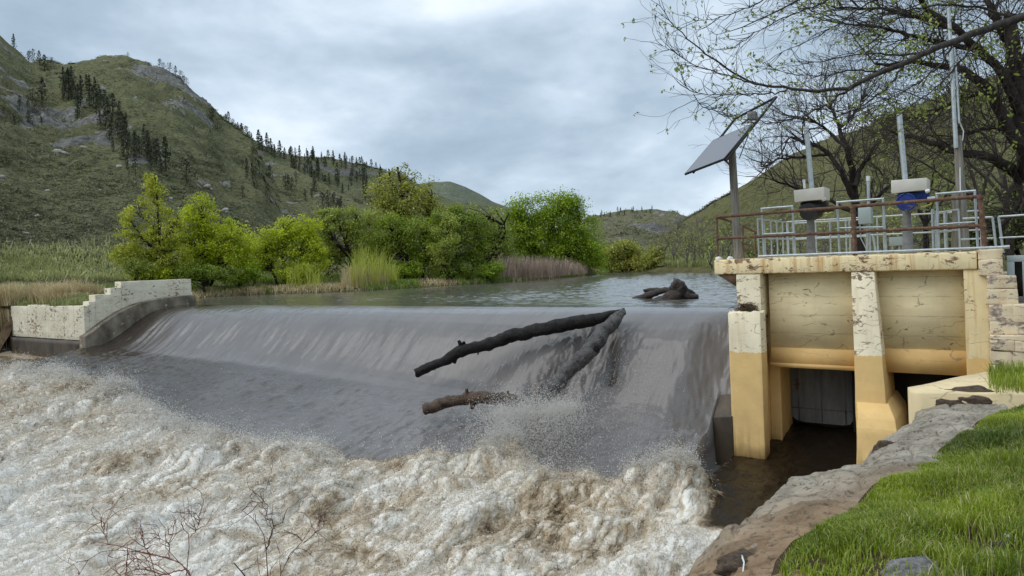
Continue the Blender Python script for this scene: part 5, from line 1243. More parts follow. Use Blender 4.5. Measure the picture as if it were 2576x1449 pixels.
leafy('yellow tipped small tree between the dark green trees', 54.5, [[(1118,694),(1122,640),(1122,590)]], [(1122,570,30,34),(1120,615,38,40),(1105,650,30,30)], ML_OG, 50, 60, 0.17, 0.55, 0.10, dark=-0.15)
leafy('bright yellow green round shrub tree right of the spired tree', 49, [[(520,698),(518,650),(512,590),(505,540)],[(522,670),(560,630),(580,600)],[(518,650),(480,610),(470,590)]],
      [(505,530,32,36),(480,570,36,40),(540,580,48,40),(585,610,46,46),(500,620,60,46),(560,655,80,38),(610,650,30,40),(480,665,50,34)], ML_B, 210, 74, 0.165, 0.55, 0.13)
leafy('bright green shrub between the round shrub tree and the leaning black trunk', 51, [[(715,696),(712,650),(716,600),(712,560)],[(700,694),(680,660),(668,630)],[(720,690),(750,640),(765,600)]],
      [(770,575,34,26),(720,590,36,34),(680,615,36,36),(760,620,48,42),(700,650,60,36),(790,650,36,40),(650,655,30,30)], ML_B, 190, 66, 0.165, 0.52, 0.10, dark=0.0)
leafy('yellow green tree with a tall thin spire, leftmost on the far bank', 47, [[(405,700),(406,640),(400,580),(397,520),(393,470),(388,440)],[(404,640),(360,600),(340,570)],[(402,610),(440,570),(450,540)],[(345,704),(330,660),(320,640)],[(404,600),(372,556),(348,540)]],
      [(380,455,16,18),(392,480,24,16),(378,505,30,20),(400,535,40,22),(325,540,24,24),(350,590,52,30),(420,585,50,34),(340,630,52,32),(420,640,58,36),(380,665,70,26),(300,640,22,20),(445,555,26,20)], ML_Y, 190, 56, 0.155, 0.44, 0.095, dark=0.05, shell=0.5)
leafy('low dark green bush at the foot of the spired tree', 46, [[(345,705),(335,670),(328,650)]], [(330,665,36,24),(365,680,30,16)], ML_OG, 34, 52, 0.14, 0.42, 0.08)
leafy('low dark green bush under the round shrub tree', 46.5, [[(510,704),(515,680)]], [(500,685,46,18),(560,686,46,16),(450,688,30,14)], ML_D, 62, 56, 0.14, 0.40, 0.06)
leafy('bright green shrub filling the gap right of the round shrub tree', 53, [[(640,698),(640,650),(645,610)]], [(640,620,40,38),(655,655,44,34),(610,640,30,34)], ML_B, 70, 62, 0.165, 0.55, 0.08)
leafy('fresh green bush between the dull willow and the pale shoots', 58, [[(800,696),(805,650)],[(825,694),(830,640)]], [(800,610,38,36),(830,650,34,34),(790,655,30,30)], ML_G, 70, 60, 0.17, 0.55, 0.08)
leafy('light green tree between the dull willow and the tall olive willow', 60, [[(925,690),(928,630),(930,570)]], [(925,560,34,36),(940,610,40,44),(910,620,30,40),(945,660,34,28)], ML_OG, 90, 60, 0.17, 0.6, 0.1, dark=-.2)
leafy('green tree closing the gap before the big green tree', 64, [[(1240,690),(1242,630),(1245,580)]], [(1235,590,34,36),(1250,630,40,40),(1215,650,34,34),(1270,665,34,24)], ML_D, 90, 62, 0.18, 0.62, 0.1, dark=-.1)
for x, y, rx, ry, D_, m_, lb_ in ((380,690,60,16,46.5,ML_B,'low bright bush in front of the spired tree'),(600,692,60,18,48.5,ML_G,'low green bush below the bright shrubs left of the pale shoots'),(740,690,50,18,50,ML_B,'low yellow green bush at the foot of the bright shrub'),
        (1010,686,50,20,54.5,ML_G,'low green bush under the two leaning black trunks'),(1130,686,60,18,55,ML_D,'low dark bush under the dark green tree'),(1225,684,40,20,56,ML_G,'low green bush beside the dry willow thicket')):
    leafy(lb_, D_, [[(x,y+14),(x,y-6)]], [(x,y,rx,ry),(x+rx*.5,y-6,rx*.5,ry)], m_, 46, 50, 0.15, 0.42, 0.05, name='leafy_bush')
# beyond the bend
leafy('far yellow green willow arching over the river bend', 84, [[(1612,686),(1600,668),(1585,655),(1562,650),(1548,640)],[(1605,672),(1580,648),(1575,632)],[(1562,650),(1540,652)]],
      [(1566,622,36,18),(1540,640,22,18),(1598,640,22,20),(1560,674,40,10),(1575,655,40,14)], ML_O, 95, 44, 0.28, 0.9, 0.16, dark=0.05, tip=.3)
leafy('far olive bush right of the arching willow', 82, [[(1640,686),(1638,655)]], [(1640,645,26,22),(1655,665,30,16),(1620,672,22,12)], ML_O, 55, 42, 0.28, 0.9, 0.1, dark=0.2)
leafy('small dull tree peeping past the right edge of the big green tree', 86, [[(1532,686),(1530,650)]], [(1530,635,18,28),(1520,665,18,16)], ML_OG, 40, 40, 0.28, 0.9, 0.1)

# ------------------------------------------------------------------ bare trees
M_BRK2 = m_basic('grey_bark', (0.055,0.047,0.042), (0.14,0.125,0.115), 10, 0.9, 0.6, 0.01, stretch=(1,1,0.4), spec=0.15)
M_BRK3 = m_basic('dark_limb_bark', (0.020,0.016,0.014), (0.060,0.050,0.044), 10, 0.9, 0.7, 0.015, stretch=(1,1,0.4), spec=0.15)
M_TWG = m_basic('twig_bark', (0.040,0.032,0.028), (0.10,0.085,0.075), 10, 0.9, 0.3, 0.005, spec=0.15)
M_TWP = m_basic('pale_twig_bark', (0.10,0.085,0.075), (0.21,0.185,0.165), 10, 0.9, 0.3, 0.005, spec=0.15)
def grow(out, tips, p, d, L, r, depth, k=4, wob=0.25, up=0.10, ratio=0.68, nch=(2, 3), ang=0.6, rmin=0.003):
    n = 5 if depth > 1 else 4
    pts = [p]; dd = d/np.linalg.norm(d)
    for i in range(n-1):
        dd = dd+RNG.normal(size=3)*wob*0.5+np.array([0, 0, up*0.3]); dd /= np.linalg.norm(dd); pts.append(pts[-1]+dd*L/(n-1))
    r1 = max(r*0.62, rmin)
    out.tube(pts, np.linspace(r, r1, n), max(3, k), False)
    if depth == 0: tips.append((pts[-1], dd)); return
    for c in range(RNG.integers(nch[0], nch[1]+1)):
        j = RNG.integers(1, n) if c else n-1
        a = RNG.normal(size=3); a -= a@dd*dd; a /= np.linalg.norm(a)
        nd = dd+a*ang*RNG.uniform(0.5, 1.3)
        grow(out, tips, pts[j], nd, L*ratio*RNG.uniform(0.75, 1.2), max(r1*RNG.uniform(0.6, 0.95), rmin), depth-1, k-1, wob, up, ratio, nch, ang, rmin)
def bare_tree(label, base, hgt, r, depth=5, mat=None, tmat=None, group=None, dirs=None, leaf=None, nleaf=0, lsz=0.06, ang=0.6, rmin=0.004, name='bare_tree', up=0.1, trunk=0.28):
    T_ = Thing(name, label, 'tree', base, 'w', group)
    tm = MB(); bm_ = MB(); tips = []
    q = resample([np.array(base)-np.array([0,0,.3]), np.array(base)+np.array([0.02,0,hgt*trunk*.5]), np.array(base)+np.array([RNG.normal(0,.1),RNG.normal(0,.1),hgt*trunk])], 6)
    tm.tube(q, np.linspace(r*1.2, r*0.85, 6), 8)
    for d in (dirs or [(0.5,0.2,1),(-0.6,-0.1,1),(0.1,-0.4,1.2),(-.1,.5,1)]):
        grow(bm_, tips, q[-1], np.array(d, float), hgt*0.30, r*0.6, depth, 5, 0.28, up, 0.70, (2, 3), ang, rmin)
    T_.part('trunk', tm, mat or M_BRK2, smooth=True); T_.part('branches', bm_, tmat or M_TWG)
    if leaf:
        tp = np.array([t[0] for t in tips]); ix = RNG.choice(len(tp), min(nleaf, len(tp)*3)); p = tp[ix]+RNG.normal(size=(len(ix), 3))*lsz*1.5
        v, f = rand_quads(p, RNG.uniform(.6, 1.4, len(p))*lsz, 0.2, 0.6); lb = MB(); lb.add(v, f, (), np.repeat(RNG.uniform(0, 1, len(p)), 4)); T_.part('leaves', lb, leaf, attr='tint')
    return T_
ML_BUD = m_leaf('spring_bud_leaf', (0.13,0.175,0.025), (0.38,0.45,0.07), 0.45)
for i in range(24):
    x = 1662+i*13.6+random.uniform(-9, 9); D_ = np.interp(x, [1660,1750,1850,1990], [79,73,60,50])+random.uniform(-3, 9); b = P(x, 684, D_); b[2] = 3.8
    h_ = random.uniform(2.6, 5.6)*(1.0 if x < 1800 else .85)
    bare_tree('grey leafless tree in the row along the bank behind the solar panel post', b, h_, 0.09, 4, M_BRK2, M_TWP, 'grey leafless trees behind the post', ang=random.uniform(.45, .75), rmin=0.013, dirs=[(random.uniform(.2,.8),.1,1),(-random.uniform(.2,.8),0,1),(0,-.3,1.1)], up=random.uniform(.1, .28), leaf=ML_OG, nleaf=random.choice((20, 60, 160)), lsz=.2, trunk=random.uniform(.12, .28))
for i, (x, D_, h_) in enumerate([(2010,44,3.6),(2080,40,3.3),(2230,38,3.4),(2300,36,4.0),(2350,34,4.6)]):
    b = P(x, 660, D_); b[2] = 4.2
    bare_tree('low tangled leafless bush seen through the deck railings', b, h_, 0.07, 4, M_BRK2, M_TWP, 'leafless bushes seen through the railings', ang=0.75, rmin=0.009, dirs=[(.8,.1,1),(-.8,0,1),(0,-.5,1.1),(.3,.4,1)], leaf=ML_OG, nleaf=150, lsz=.16, trunk=.1)
# the tree straight behind the deck
Db = 31.0; b = P(2158, 560, Db); b[2] = 4.6
Tm = Thing('bare_tree', 'leafless tree with a forked black trunk behind the middle of the deck', 'tree', b, 'w')
tm = MB(); bm_ = MB(); tips = []
limbs = [([(2168,660),(2158,560),(2152,490),(2146,440),(2130,372),(2112,325)], .22, .09), ([(2155,520),(2120,430),(2090,388),(2040,360),(1990,345)], .15, .06), ([(2150,470),(2165,420),(2190,380),(2230,340)], .12, .05),
         ([(2128,372),(2085,330),(2040,300),(1975,290)], .08, .03), ([(2112,325),(2100,285),(2080,250)], .08, .03), ([(2112,325),(2150,280),(2180,240)], .07, .03), ([(2090,388),(2020,395),(1960,400),(1915,420)], .07, .03), ([(2156,540),(2080,500),(2000,470),(1950,455)], .09, .04), ([(2160,560),(2220,480),(2290,440)], .10, .05)]
for L_, r0, r1 in limbs:
    w3 = [P(x, y, Db+RNG.normal(0, .4)) for x, y in L_]; q = resample(w3, 14); q[1:-1] += RNG.normal(size=(12, 3))*0.03
    tm.tube(q, np.linspace(r0, r1, 14), 7)
    for j in range(4, 14):
        for _ in range(2):
            d = q[min(j+1, 13)]-q[j-1]; d /= np.linalg.norm(d); a = RNG.normal(size=3); a[2] += .35; d = d+a*0.75
            grow(bm_, tips, q[j], d, RNG.uniform(0.7, 1.6), 0.026, 3, 4, .3, .15, .72, (2, 3), .6, 0.005)
Tm.part('trunk', tm, M_BRK3, smooth=True); Tm.part('branches', bm_, M_TWG)

# the big dark tree behind the pole, its trunk past the right edge
Db = 21.0; b = P(2640, 690, Db); b[2] = 4.2
Tb = Thing('bare_tree', 'huge dark tree with heavy black limbs at the right edge behind the pole', 'tree', b, 'w')
tm = MB(); bm_ = MB(); tips = []
limbs = [([(2660,700),(2640,600),(2615,500),(2590,400),(2575,300),(2560,200),(2545,120),(2540,40)], .42, .16), ([(2600,480),(2550,430),(2497,398),(2425,388),(2352,360),(2290,345),(2240,330)], .20, .04),
         ([(2585,390),(2546,340),(2497,233),(2425,180),(2381,170),(2313,158),(2255,163),(2200,160)], .20, .035), ([(2570,290),(2530,200),(2470,130),(2400,70),(2330,20),(2290,-20)], .16, .05), ([(2560,200),(2600,100),(2640,0)], .2, .1),
         ([(2497,233),(2440,240),(2380,265),(2330,290),(2280,300)], .08, .025), ([(2545,120),(2500,40),(2470,-30)], .14, .06), ([(2470,130),(2380,110),(2300,90),(2220,70),(2130,60)], .09, .025), ([(2400,70),(2300,40),(2200,20),(2100,20)], .08, .025),
         ([(2546,340),(2500,320),(2450,330),(2400,345)], .08, .03), ([(2590,430),(2560,520),(2530,560),(2490,590)], .10, .04)]
for L_, r0, r1 in limbs:
    w3 = [P(x, y, Db+RNG.normal(0, .35)) for x, y in L_]; q = resample(w3, 18); q[1:-1] += RNG.normal(size=(16, 3))*0.025
    tm.tube(q, np.linspace(r0, r1, 18), 8)
    for j in range(3, 18):
        for _ in range(2):
            d = q[min(j+1, 17)]-q[j-1]; d /= np.linalg.norm(d); a = RNG.normal(size=3); a[2] += .25; d = d*0.8+a*0.7
            grow(bm_, tips, q[j], d, RNG.uniform(0.6, 1.5), 0.020, 3, 4, .32, .10, .72, (2, 3), .65, 0.0038)
Tb.part('trunk', tm, M_BRK3, smooth=True); Tb.part('branches', bm_, M_TWG)
tp = np.array([t[0] for t in tips]); 
ix = [i for i in range(len(tp)) if noise3(tp[i, 0]*0.9, tp[i, 1]*0.4, tp[i, 2]*0.9) > 0.25]
ix = RNG.choice(ix, 4200); p = tp[ix]+RNG.normal(size=(len(ix), 3))*0.09; v, f = rand_quads(p, RNG.uniform(.06, .15, len(p)), .2, .6); lb = MB(); lb.add(v, f, (), np.repeat(RNG.uniform(0, 1, len(p)), 4)); Tb.part('leaves', lb, ML_BUD, attr='tint')
for i, (x, D_, h_, lb_) in enumerate([(2330,33,6.5,'slim leafless tree left of the wooden pole'),(2470,30,8.5,'slim leafless tree between the wooden pole and the black trunk'),(2540,27,8.0,'budding slim tree at the right edge beyond the railing')]):
    b = P(x, 640, D_); b[2] = 4.3
    bare_tree(lb_, b, h_, 0.13, 5, M_BRK3, M_TWG, None, ang=0.6, rmin=0.007, leaf=ML_BUD, nleaf=700, lsz=.13)
b = P(2600, 640, 29); b[2] = 4.2
leafy('dark green bushy undergrowth at the right edge behind the railing', 30, [[(2560,650),(2555,560)],[(2480,650),(2470,580)]], [(2560,560,60,70),(2480,590,60,50),(2590,470,40,60),(2420,610,40,30)], m_leaf('dark_green_leaf', (0.035,0.048,0.008), (0.105,0.125,0.020), .3), 120, 46, 0.17, 0.55, 0.08, name='leafy_bush', zb=4.2)  # undergrowth leaves in a darker green

# the nearer budding tree whose limb reaches in from the top right
Dn = 12.0; b = P(2860, 640, 11.0); b[2] = 3.4
Tn = Thing('budding_tree', 'near tree reaching in from the top right with budding drooping branches over the deck', 'tree', b, 'w')
tm = MB(); bm_ = MB(); tips = []
limbs = [([(2860,760),(2850,500),(2830,250),(2800,60),(2790,-120)], .24, .14, 0), ([(2815,150),(2700,20),(2576,39),(2488,73),(2400,102),(2328,131),(2274,160),(2221,179),(2168,208),(2134,223)], .085, .032, 1),
         ([(2134,223),(2037,230),(1964,218),(1906,213),(1833,177),(1785,141),(1722,92),(1673,39),(1661,15)], .030, .005, 2), ([(2150,215),(2134,228),(2076,264),(2013,296),(1940,310),(1896,310)], .022, .005, 2),
         ([(1906,213),(1843,194),(1770,172),(1727,155),(1690,125),(1668,116)], .013, .004, 2), ([(1980,226),(1964,233),(1867,238),(1785,238),(1741,233),(1722,215),(1717,200)], .013, .004, 2), ([(1745,236),(1765,267),(1819,286),(1850,298)], .007, .003, 2),
         ([(2700,20),(2560,-30),(2400,-60),(2200,-70),(2050,-30),(1990,10),(1916,48),(1857,73),(1804,87)], .05, .004, 1), ([(2200,-70),(2120,-20),(2060,10),(1980,40),(1900,80),(1852,120)], .02, .004, 1), ([(2050,-30),(1960,-20),(1880,20),(1800,48),(1745,50)], .016, .004, 1), ([(2400,-60),(2250,-20),(2160,20),(2100,70),(2020,110),(1950,140)], .022, .004, 1),
         ([(2274,160),(2240,215),(2180,260),(2100,300),(2030,330)], .02, .004, 2), ([(2400,102),(2370,160),(2310,210),(2250,240),(2200,270)], .02, .004, 1), ([(2488,73),(2420,150),(2380,200),(2330,240),(2260,290)], .022, .005, 1), ([(2328,131),(2270,140),(2180,130),(2090,150),(2020,160)], .02, .004, 1), ([(2560,45),(2480,20),(2390,10),(2290,25),(2200,45),(2110,50)], .025, .004, 1), ([(2220,180),(2150,175),(2070,190),(1990,190),(1930,165)], .016, .004, 1)]
for li_, (L_, r0, r1, fl) in enumerate(limbs):
    w3 = [P(x, y, Dn-0.8+0.25*math.sin(x*0.01+li_)+li_*0.03) for x, y in L_]; n_ = 26
    q = resample(w3, n_); 
    for _ in range(2): q[1:-1] = .25*q[:-2]+.5*q[1:-1]+.25*q[2:]
    q[1:-1] += RNG.normal(size=(n_-2, 3))*0.010
    (tm if fl == 0 else bm_).tube(q, np.linspace(r0, r1, n_), 8 if r0 > .03 else 5)
    if fl == 0: continue
    for j in range(3 if fl == 2 else 5, n_):
        for _ in range(2 if RNG.random() < .35 else 1):
            d = q[min(j+1, n_-1)]-q[j-1]; d /= np.linalg.norm(d); a = RNG.normal(size=3); a[2] += (.35 if fl == 2 else -.05); d = d*0.9+a*0.6
            grow(bm_, tips, q[j], d, RNG.uniform(0.12, 0.45), 0.0055, 2 if RNG.random() < .6 else 1, 4, .35, .1, .75, (1, 2), .6, 0.0026)
M_BRK4 = m_basic('near_branch_bark', (0.030,0.025,0.022), (0.085,0.075,0.068), 14, 0.9, 0.6, 0.006, stretch=(1,1,0.4), spec=0.15)
Tn.part('trunk', tm, M_BRK4, smooth=True); Tn.part('branches', bm_, M_BRK4)
tp = np.array([t[0] for t in tips]); sel = RNG.random(len(tp)) < np.clip(0.30+0.5*noise3(tp[:, 0]*1.2, tp[:, 1], tp[:, 2]*1.2), .10, .8)
tp = tp[sel]; p = np.repeat(tp, 5, 0)+RNG.normal(size=(len(tp)*5, 3))*0.022
v, f = rand_quads(p, RNG.uniform(.03, .075, len(p)), .3, .55); lb = MB(); lb.add(v, f, (), np.repeat(RNG.uniform(0, 1, len(p)), 4)); Tn.part('buds', lb, ML_BUD, attr='tint')
# ------------------------------------------------------------------ near bank on the right
Epx = [(1660,1900,2.78),(1700,1600,2.80),(1745,1449,2.82),(1785,1380,2.84),(1850,1312,2.85),(1960,1228,2.85),(2050,1197,2.85),(2165,1157,2.85),(2212,1112,2.85),(2285,1064,2.86),(2328,1010,2.90),(2400,999,2.95),(2470,997,2.97)]
Gpx = [(1985,1900),(2010,1600),(2025,1465),(2040,1400),(2085,1355),(2145,1315),(2200,1270),(2255,1222),(2318,1182),(2388,1140),(2450,1100),(2500,1064),(2550,1030)]
E_ = np.array([PZ(x, y, z) for x, y, z in Epx]); G_w = np.array([PZ(x, y, 3.10) for x, y in Gpx])
def dens(a, n):
    u = np.linspace(0, len(a)-1, n); q = np.column_stack([np.interp(u, np.arange(len(a)), a[:, k]) for k in range(3)])
    for _ in range(6): q[1:-1] = .25*q[:-2]+.5*q[1:-1]+.25*q[2:]
    return q
n_ = 260; Ed, Gd = dens(E_, n_), dens(G_w, n_)
out = Ed-Gd; out[:, 2] = 0; out /= np.linalg.norm(out, axis=1)[:, None]
rows = []
for w_, z_ in ((1.5,-1.2),(1.1,0.3),(0.75,1.3),(0.48,2.0),(0.28,2.42),(0.16,2.62),(0.08,2.74),(0.03,2.81)):
    q = Ed+out*w_; q[:, 2] = z_+(Ed[:, 2]-2.85); rows.append(q)
for w_ in np.linspace(0, 1.18, 40): 
    q = Ed*(1-w_)+Gd*w_; q[:, 2] = Ed[:, 2]+(Gd[:, 2]-Ed[:, 2])*np.sin(min(w_, 1)*math.pi/2)-(0.12*(w_-1) if w_ > 1 else 0); rows.append(q)
V = np.array(rows).transpose(1, 0, 2); f_ = V.reshape(-1, 3)
nz = fbm(f_[:, 0]*1.1, f_[:, 1]*1.1, f_[:, 2]*1.1, 6, 0.55); rid = np.abs(fbm(f_[:, 0]*2.3, f_[:, 1]*2.3, f_[:, 2]*2.3, 5))
blk = np.abs(noise3(f_[:, 0]*2.6, f_[:, 1]*2.6, 3.3)); crv = -0.07*np.exp(-(blk/0.07)**2)
f_ = f_+np.repeat(out, V.shape[1], 0)*(nz*0.10)[:, None]; f_[:, 2] += nz*0.035-rid*0.035+0.7*crv
t = NT('revetment_stone'); v = t.coord('Object')
n1 = t.noise(v, 2.2, 7, 0.65, 0.4); n2 = t.noise(v, 16, 7, 0.7); n3 = t.noise(v, 0.8, 3)
c = t.mix(t.ramp(n1, [(0.34, 0), (0.62, 1)]), (0.19,0.165,0.125), (0.38,0.34,0.275))
sx = t.n('SeparateXYZ', Vector=v); near = t.math('ADD', sx.outputs[1], t.math('MULTIPLY', t.math('SUBTRACT', n3, 0.5), 2.5))
c = t.mix(t.ramp(t.math('MULTIPLY', near, 0.1), [(0.53, 1), (0.66, 0)]), c, t.mix(t.ramp(n1, [(0.36, 0), (0.64, 1)]), (0.19,0.125,0.072), (0.32,0.225,0.140)))
c = t.mix(t.ramp(n2, [(0.52, 0), (0.63, 0.75)]), c, (0.060,0.052,0.040))
c = t.mix(t.ramp(t.noise(v, 5, 6, 0.7, 1.0), [(0.63, 0), (0.68, 0.8)]), c, (0.42,0.40,0.36))
MREV = t.done(t.bsdf(c, 0.9, t.bump(n2, 1.0, 0.02, t.bump(n1, 0.9, 0.07)), 0, 0.2))
o = link('stone_revetment', np_mesh('stone_revetment', f_, grid_faces(n_, V.shape[1]), None, True), MREV); tag(o, 'rough grey brown stone revetment edging the grass by the boiling water', 'revetment')
# grassy top
inl = Gd+np.column_stack([np.full(n_, 6.0), np.full(n_, 1.2), np.full(n_, 0.30)])
ws = np.concatenate([np.linspace(-0.04, 0.3, 40), np.linspace(0.32, 1, 30)])
GB = Gd[:, None]*(1-ws[None, :, None])+inl[:, None]*ws[None, :, None]
GB[..., 2] += 0.05*fbm(GB[..., 0]*1.2, GB[..., 1]*1.2, 2, 4)+0.02*np.maximum(0, ws)[None]
MDIRT = m_basic('dark_soil', (0.030,0.020,0.012), (0.085,0.060,0.035), 4, 0.95, 0.8, 0.02, spec=0.1)
o = link('grassy_bank', np_mesh('grassy_bank', GB.reshape(-1, 3), grid_faces(n_, len(ws)), None, True), MDIRT); tag(o, kind='structure')
# ground under and behind the camera, sloping to the water on the left
gx, gy = np.meshgrid(np.linspace(-14, 3.2, 60), np.linspace(-9, 8.2, 60), indexing='ij')
gz = np.interp(gy, [-9, 1.2, 4, 7, 8.2], [3.4, 3.3, 1.4, -0.2, -1.2])+0.06*fbm(gx, gy, 1, 4)-0.35*sstep(0.9, 1.6, gx)
o = link('near_bank', np_mesh('near_bank', np.column_stack([gx.ravel(), gy.ravel(), gz.ravel()]), grid_faces(60, 60), None, True), MDIRT); tag(o, kind='structure')

MGF = m_leaf('lawn_blade', (0.075,0.125,0.006), (0.40,0.49,0.035), 0.42)
def lawn(n, w0, w1, hs, wd, lean=0.45, u0=0.02, u1=1.0):
    a, b = GB.shape[:2]; x = RNG.uniform(u0, u1, n)*(a-1.001); ww = w0+(w1-w0)*RNG.random(n)**1.0
    y = np.interp(ww, ws, np.arange(b)); i = x.astype(int); j = np.minimum(y.astype(int), b-2); fx = (x-i)[:, None]; fy = (y-j)[:, None]
    p = GB[i, j]*(1-fx)*(1-fy)+GB[i+1, j]*fx*(1-fy)+GB[i, j+1]*(1-fx)*fy+GB[i+1, j+1]*fx*fy
    den_ = noise3(p[:, 0]*1.5, p[:, 1]*1.5, 3.3)+0.5*noise3(p[:, 0]*4, p[:, 1]*4, 6); k = den_ > RNG.uniform(-0.95, -0.25, n); k &= (RNG.random(n) < np.clip((p[:, 1]-3.0)*0.45+0.25, 0.25, 1))
    bare = np.exp(-(((p[:, 0]-1.75)/0.22)**2+((p[:, 1]-4.25)/0.16)**2))+np.exp(-(((p[:, 0]-2.85)/0.22)**2+((p[:, 1]-4.5)/0.2)**2)); rk_ = PZ(2290,1425,3.15); bare = bare+1.2*np.exp(-(((p[:, 0]-rk_[0])/0.20)**2+((p[:, 1]-rk_[1]+0.08)/0.20)**2)); k &= RNG.random(n) > bare*0.95
    p = p[k]; wk = ww[k]; hh = RNG.uniform(*hs, len(p))*np.clip(0.45+4.0*wk, 0.3, 1.0)*(0.75+0.4*noise3(p[:, 0]*2.2, p[:, 1]*2.2, 8)); return p, np.maximum(hh, 0.02)
p1, h1 = lawn(105000, -0.03, 0.42, (0.06, 0.17), 0.006); p2, h2 = lawn(22000, -0.03, 0.06, (0.06, 0.16), .006)
p4_, h4_ = lawn(34000, 0.42, 1.0, (0.06, 0.17), .008)
p = np.concatenate([p1, p2, p4_]); hh = np.concatenate([h1, h2, h4_]); grass('lawn_grass', p, hh, RNG.uniform(0.004, 0.0075, len(p)), MGF, 'fresh green grass growing on the near bank', 0.45)
p3, h3 = lawn(9000, -0.03, 0.40, (0.05, 0.17), .005); grass('dead_grass', p3, h3, np.full(len(p3), 0.0045), MGD, 'dry straw blades among the fresh grass on the near bank', 0.8)

# wing wall of painted concrete
A_ = PZ(2283,974,3.15); F_ = PZ(2292,986,3.15); B_ = PZ(2576,914,3.15); C_ = PZ(2576,989,3.15)
B2 = B_+(B_-A_)*0.8; C2 = C_+(C_-F_)*0.8
M_WING = m_paint('wing_wall_paint', (0.74,0.60,0.36), None, 0, 0.64, 0, 0.25, (0.15,0.12,0.09))
mb = MB(); K = 18
def lerp(a, b, u): return a*(1-u)+b*u
L = []
for u in np.linspace(0, 1, K):
    a = lerp(F_, C2, u); b = lerp(A_, B2, u); wv = np.array([0, 0, 0.012*noise3(u*9, 0.3, 0.1)])
    dn = b-a; dn[2] = 0; dn /= np.linalg.norm(dn)
    L.append([a+np.array([0,0,-.95]), a+dn*0+np.array([0,0,-.025])+wv, a+dn*0.025+wv, b-dn*.02+wv, b+np.array([0,0,-.03]), b+np.array([0,0,-2.9])])
vv = np.array(L).reshape(-1, 3); ff = []
for k in range(K-1):
    for i in range(6): j = (i+1) % 6; ff.append((k*6+i, (k+1)*6+i, (k+1)*6+j, k*6+j))
ff2 = [(0,1,5),(1,4,5),(1,2,4),(2,3,4)]; mb.add(vv, ff, ff2+[tuple(x+(K-1)*6 for x in reversed(q)) for q in ff2])
b_ = (A_+B2+C2+F_)/4; solo('wing_wall', mb, M_WING, 'low cream painted concrete wing wall half buried in the grass', 'wall', (b_[0], b_[1], 2.3), 'w')
p = np.array([PZ(x, y, 3.15) for x, y in zip(RNG.uniform(2488, 2600, 1900), RNG.uniform(938, 990, 1900))]); k = (RNG.random(len(p)) < np.clip((np.array([0])+p[:, 0]-5.9)*0.9, 0.02, 1)); p = p[k]
grass('wall_grass', p, RNG.uniform(.08, .24, len(p)), np.full(len(p), .008), MGF, 'grass tuft growing over the top of the wing wall', .45)

def rock(label, loc, sc, seed, mat, rot=0.0, name='rock', sub=4, rough=0.35):
    me = rock_mesh(name, seed, sub, 1.0, rough); o = link(name, me, mat); o.location = loc; o.scale = sc; o.rotation_euler = (0.1, 0.05, rot); tag(o, label, 'rock'); return o
M_RG = m_basic('grey_rock', (0.12,0.12,0.118), (0.34,0.335,0.33), 5, 0.9, 1.0, 0.02, spots=(9, 0.6, (0.07,0.07,0.065)))
M_RB = m_basic('brown_rock', (0.055,0.040,0.028), (0.16,0.115,0.080), 6, 0.9, 1.0, 0.02)
rock('angular grey rock half sunk in the grass at the bottom right', PZ(2295,1446,3.13), (0.21,0.13,0.075), 2.2, M_RG, 0.3)
rock('dark brown stone set in the edge of the revetment', PZ(2232,1132,2.88), (0.17,0.12,0.10), 5.1, M_RB, 0.5)
rock('mottled dark rock lying on the brown end of the revetment', PZ(1872,1425,2.93), (0.19,0.16,0.07), 8.4, M_RB, 0.2)
rock('brown stones under the front edge of the wing wall', PZ(2440,1012,3.00), (0.48,0.20,0.17), 9.4, M_RB, -0.2)
rock('dark lump of earth and stone under the near corner of the wing wall', PZ(2345,1018,2.93), (0.26,0.17,0.15), 12.4, M_RB, 0.4)
rock('small pale pebble on bare soil in the grass', PZ(2535,1352,3.17), (0.03,0.025,0.02), 3.3, M_WHITE, 0, 'pebble', 2)
rock('flat brown stone on bare soil beside the pale pebble', PZ(2510,1378,3.15), (0.13,0.05,0.03), 4.3, M_RB, .2)
mb = MB(); mb.tube([PZ(1866,1398,2.99), PZ(1872,1415,3.0), PZ(1869,1440,3.0)], [.008,.006,.005], 5); solo('bird_dropping', mb, M_WHITE, 'white bird dropping streak on the mottled dark rock', 'dropping', PZ(1870,1418,3.0), 'w')

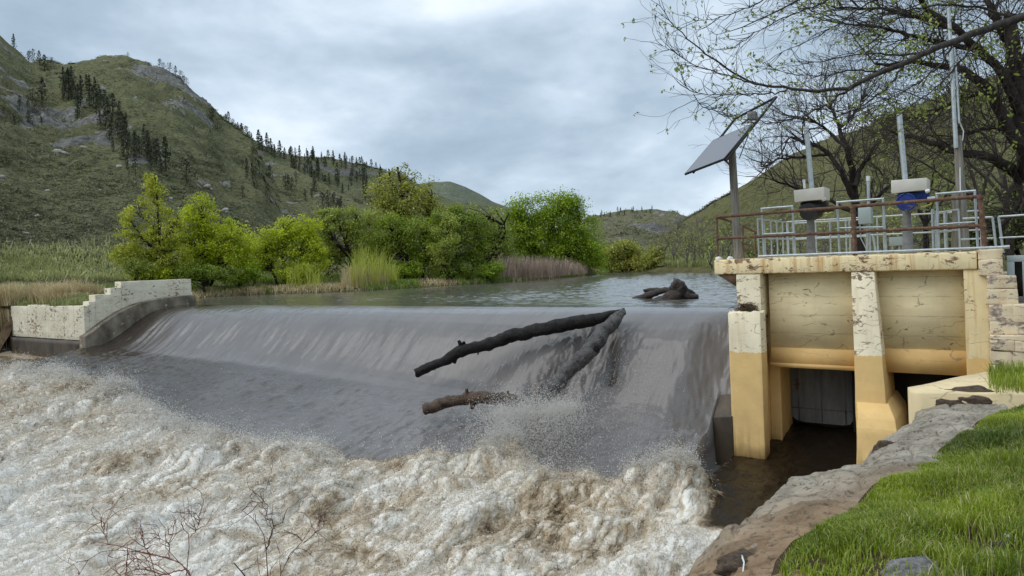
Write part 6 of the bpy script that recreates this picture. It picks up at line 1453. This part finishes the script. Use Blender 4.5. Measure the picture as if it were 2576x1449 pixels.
# red bare shrubs poking up at the bottom of the view
M_RED = m_basic('red_stem', (0.14,0.046,0.030), (0.27,0.105,0.072), 14, 0.7, 0.3, 0.003, spec=0.3)
M_RED2 = m_basic('dark_red_stem', (0.060,0.024,0.020), (0.13,0.060,0.050), 14, 0.7, 0.3, 0.003, spec=0.3)
def cz(l): return [(87.8+x*.3069, 1185.7+y*.3069) for x, y in l]
def shrub(label, D, base, lines, mat, twn, r0, name='bare_shrub', droop=0.0):
    T_ = Thing(name, label, 'shrub', base, 'w'); mb = MB(); tips = []; base = np.array(base, float)
    for k, (l, ra, rb, root) in enumerate(lines):
        w3 = [P(x, y, D+0.12*math.sin(k*2.1)+0.05*i*math.cos(k*1.7)) for i, (x, y) in enumerate(cz(l))]
        if root: w3 = [base+np.array([RNG.normal(0,.05), RNG.normal(0,.05), 0])]+w3
        q = resample(w3, 22)
        for _ in range(1): q[1:-1] = .25*q[:-2]+.5*q[1:-1]+.25*q[2:]
        q[1:-1] += RNG.normal(size=(20, 3))*0.003
        mb.tube(q, np.linspace(ra, rb, 22), 6)
        for j in range(6, 22):
            if RNG.random() < twn:
                d = q[min(j+1, 21)]-q[j-1]; d /= np.linalg.norm(d); a = RNG.normal(size=3); a[2] += .5; d = d*0.8+a*0.65
                grow(mb, tips, q[j], d, RNG.uniform(.05, .15), 0.0030, 2, 4, .45, -.15 if RNG.random() < .5 else .2, .8, (1, 2), .6, 0.0017)
    T_.part('stems', mb, mat); return T_
shrub('arching tangle of red brown leafless stems over the foam at the bottom left', 5.2, (-2.3, 5.0, 1.15),
  [([(1310,880),(1230,740),(940,680),(740,620),(600,590),(540,606)], .008, .0025, 1), ([(1300,870),(1200,720),(1000,690),(760,650),(560,620),(430,710),(360,850)], .006, .002, 1), ([(1240,900),(1245,740),(1280,560),(1270,440),(1220,425),(1172,460),(1166,535),(1100,578),(1062,520),(1090,450)], .005, .002, 1),
   ([(1100,880),(960,790),(850,790),(700,850)], .006, .002, 1), ([(1000,880),(940,700),(930,660)], .006, .003, 1), ([(1100,720),(1105,600),(1040,560),(1000,500)], .003, .0015, 0), ([(940,690),(880,560),(870,520)], .003, .0015, 0), ([(760,640),(750,800),(740,880)], .004, .002, 0), ([(600,590),(575,520),(540,420)], .003, .0015, 0), ([(1275,540),(1330,470),(1350,360)], .003, .0012, 0), ([(1240,800),(1050,850),(900,800),(820,800)], .005, .002, 0), ([(1160,870),(1010,770),(860,690),(640,760),(560,850)], .005, .002, 1)], M_RED, 0.42, .008)
shrub('upright dark red sapling with thin forked twigs at the bottom left', 5.0, (-1.68, 4.9, 1.2),
  [([(1905,900),(1900,630),(1870,510),(1853,400),(1770,395),(1700,320)], .009, .0018, 1), ([(1900,640),(1960,450),(1948,395),(1860,397)], .006, .002, 0), ([(1960,450),(2030,420),(2040,370)], .003, .0015, 0), ([(1948,395),(1880,380),(1910,290),(1872,240),(1870,150)], .003, .0013, 0), ([(1872,262),(1790,250),(1755,190)], .0022, .0012, 0), ([(1980,900),(2140,590),(2210,580),(2232,500),(2310,390)], .006, .0015, 1), ([(1760,900),(1700,810),(1630,750)], .007, .004, 1), ([(2210,580),(2300,500),(2360,370)], .003, .0013, 0), ([(1860,860),(1810,760),(1800,650),(1830,640)], .004, .0015, 1)], M_RED2, 0.18, .009)
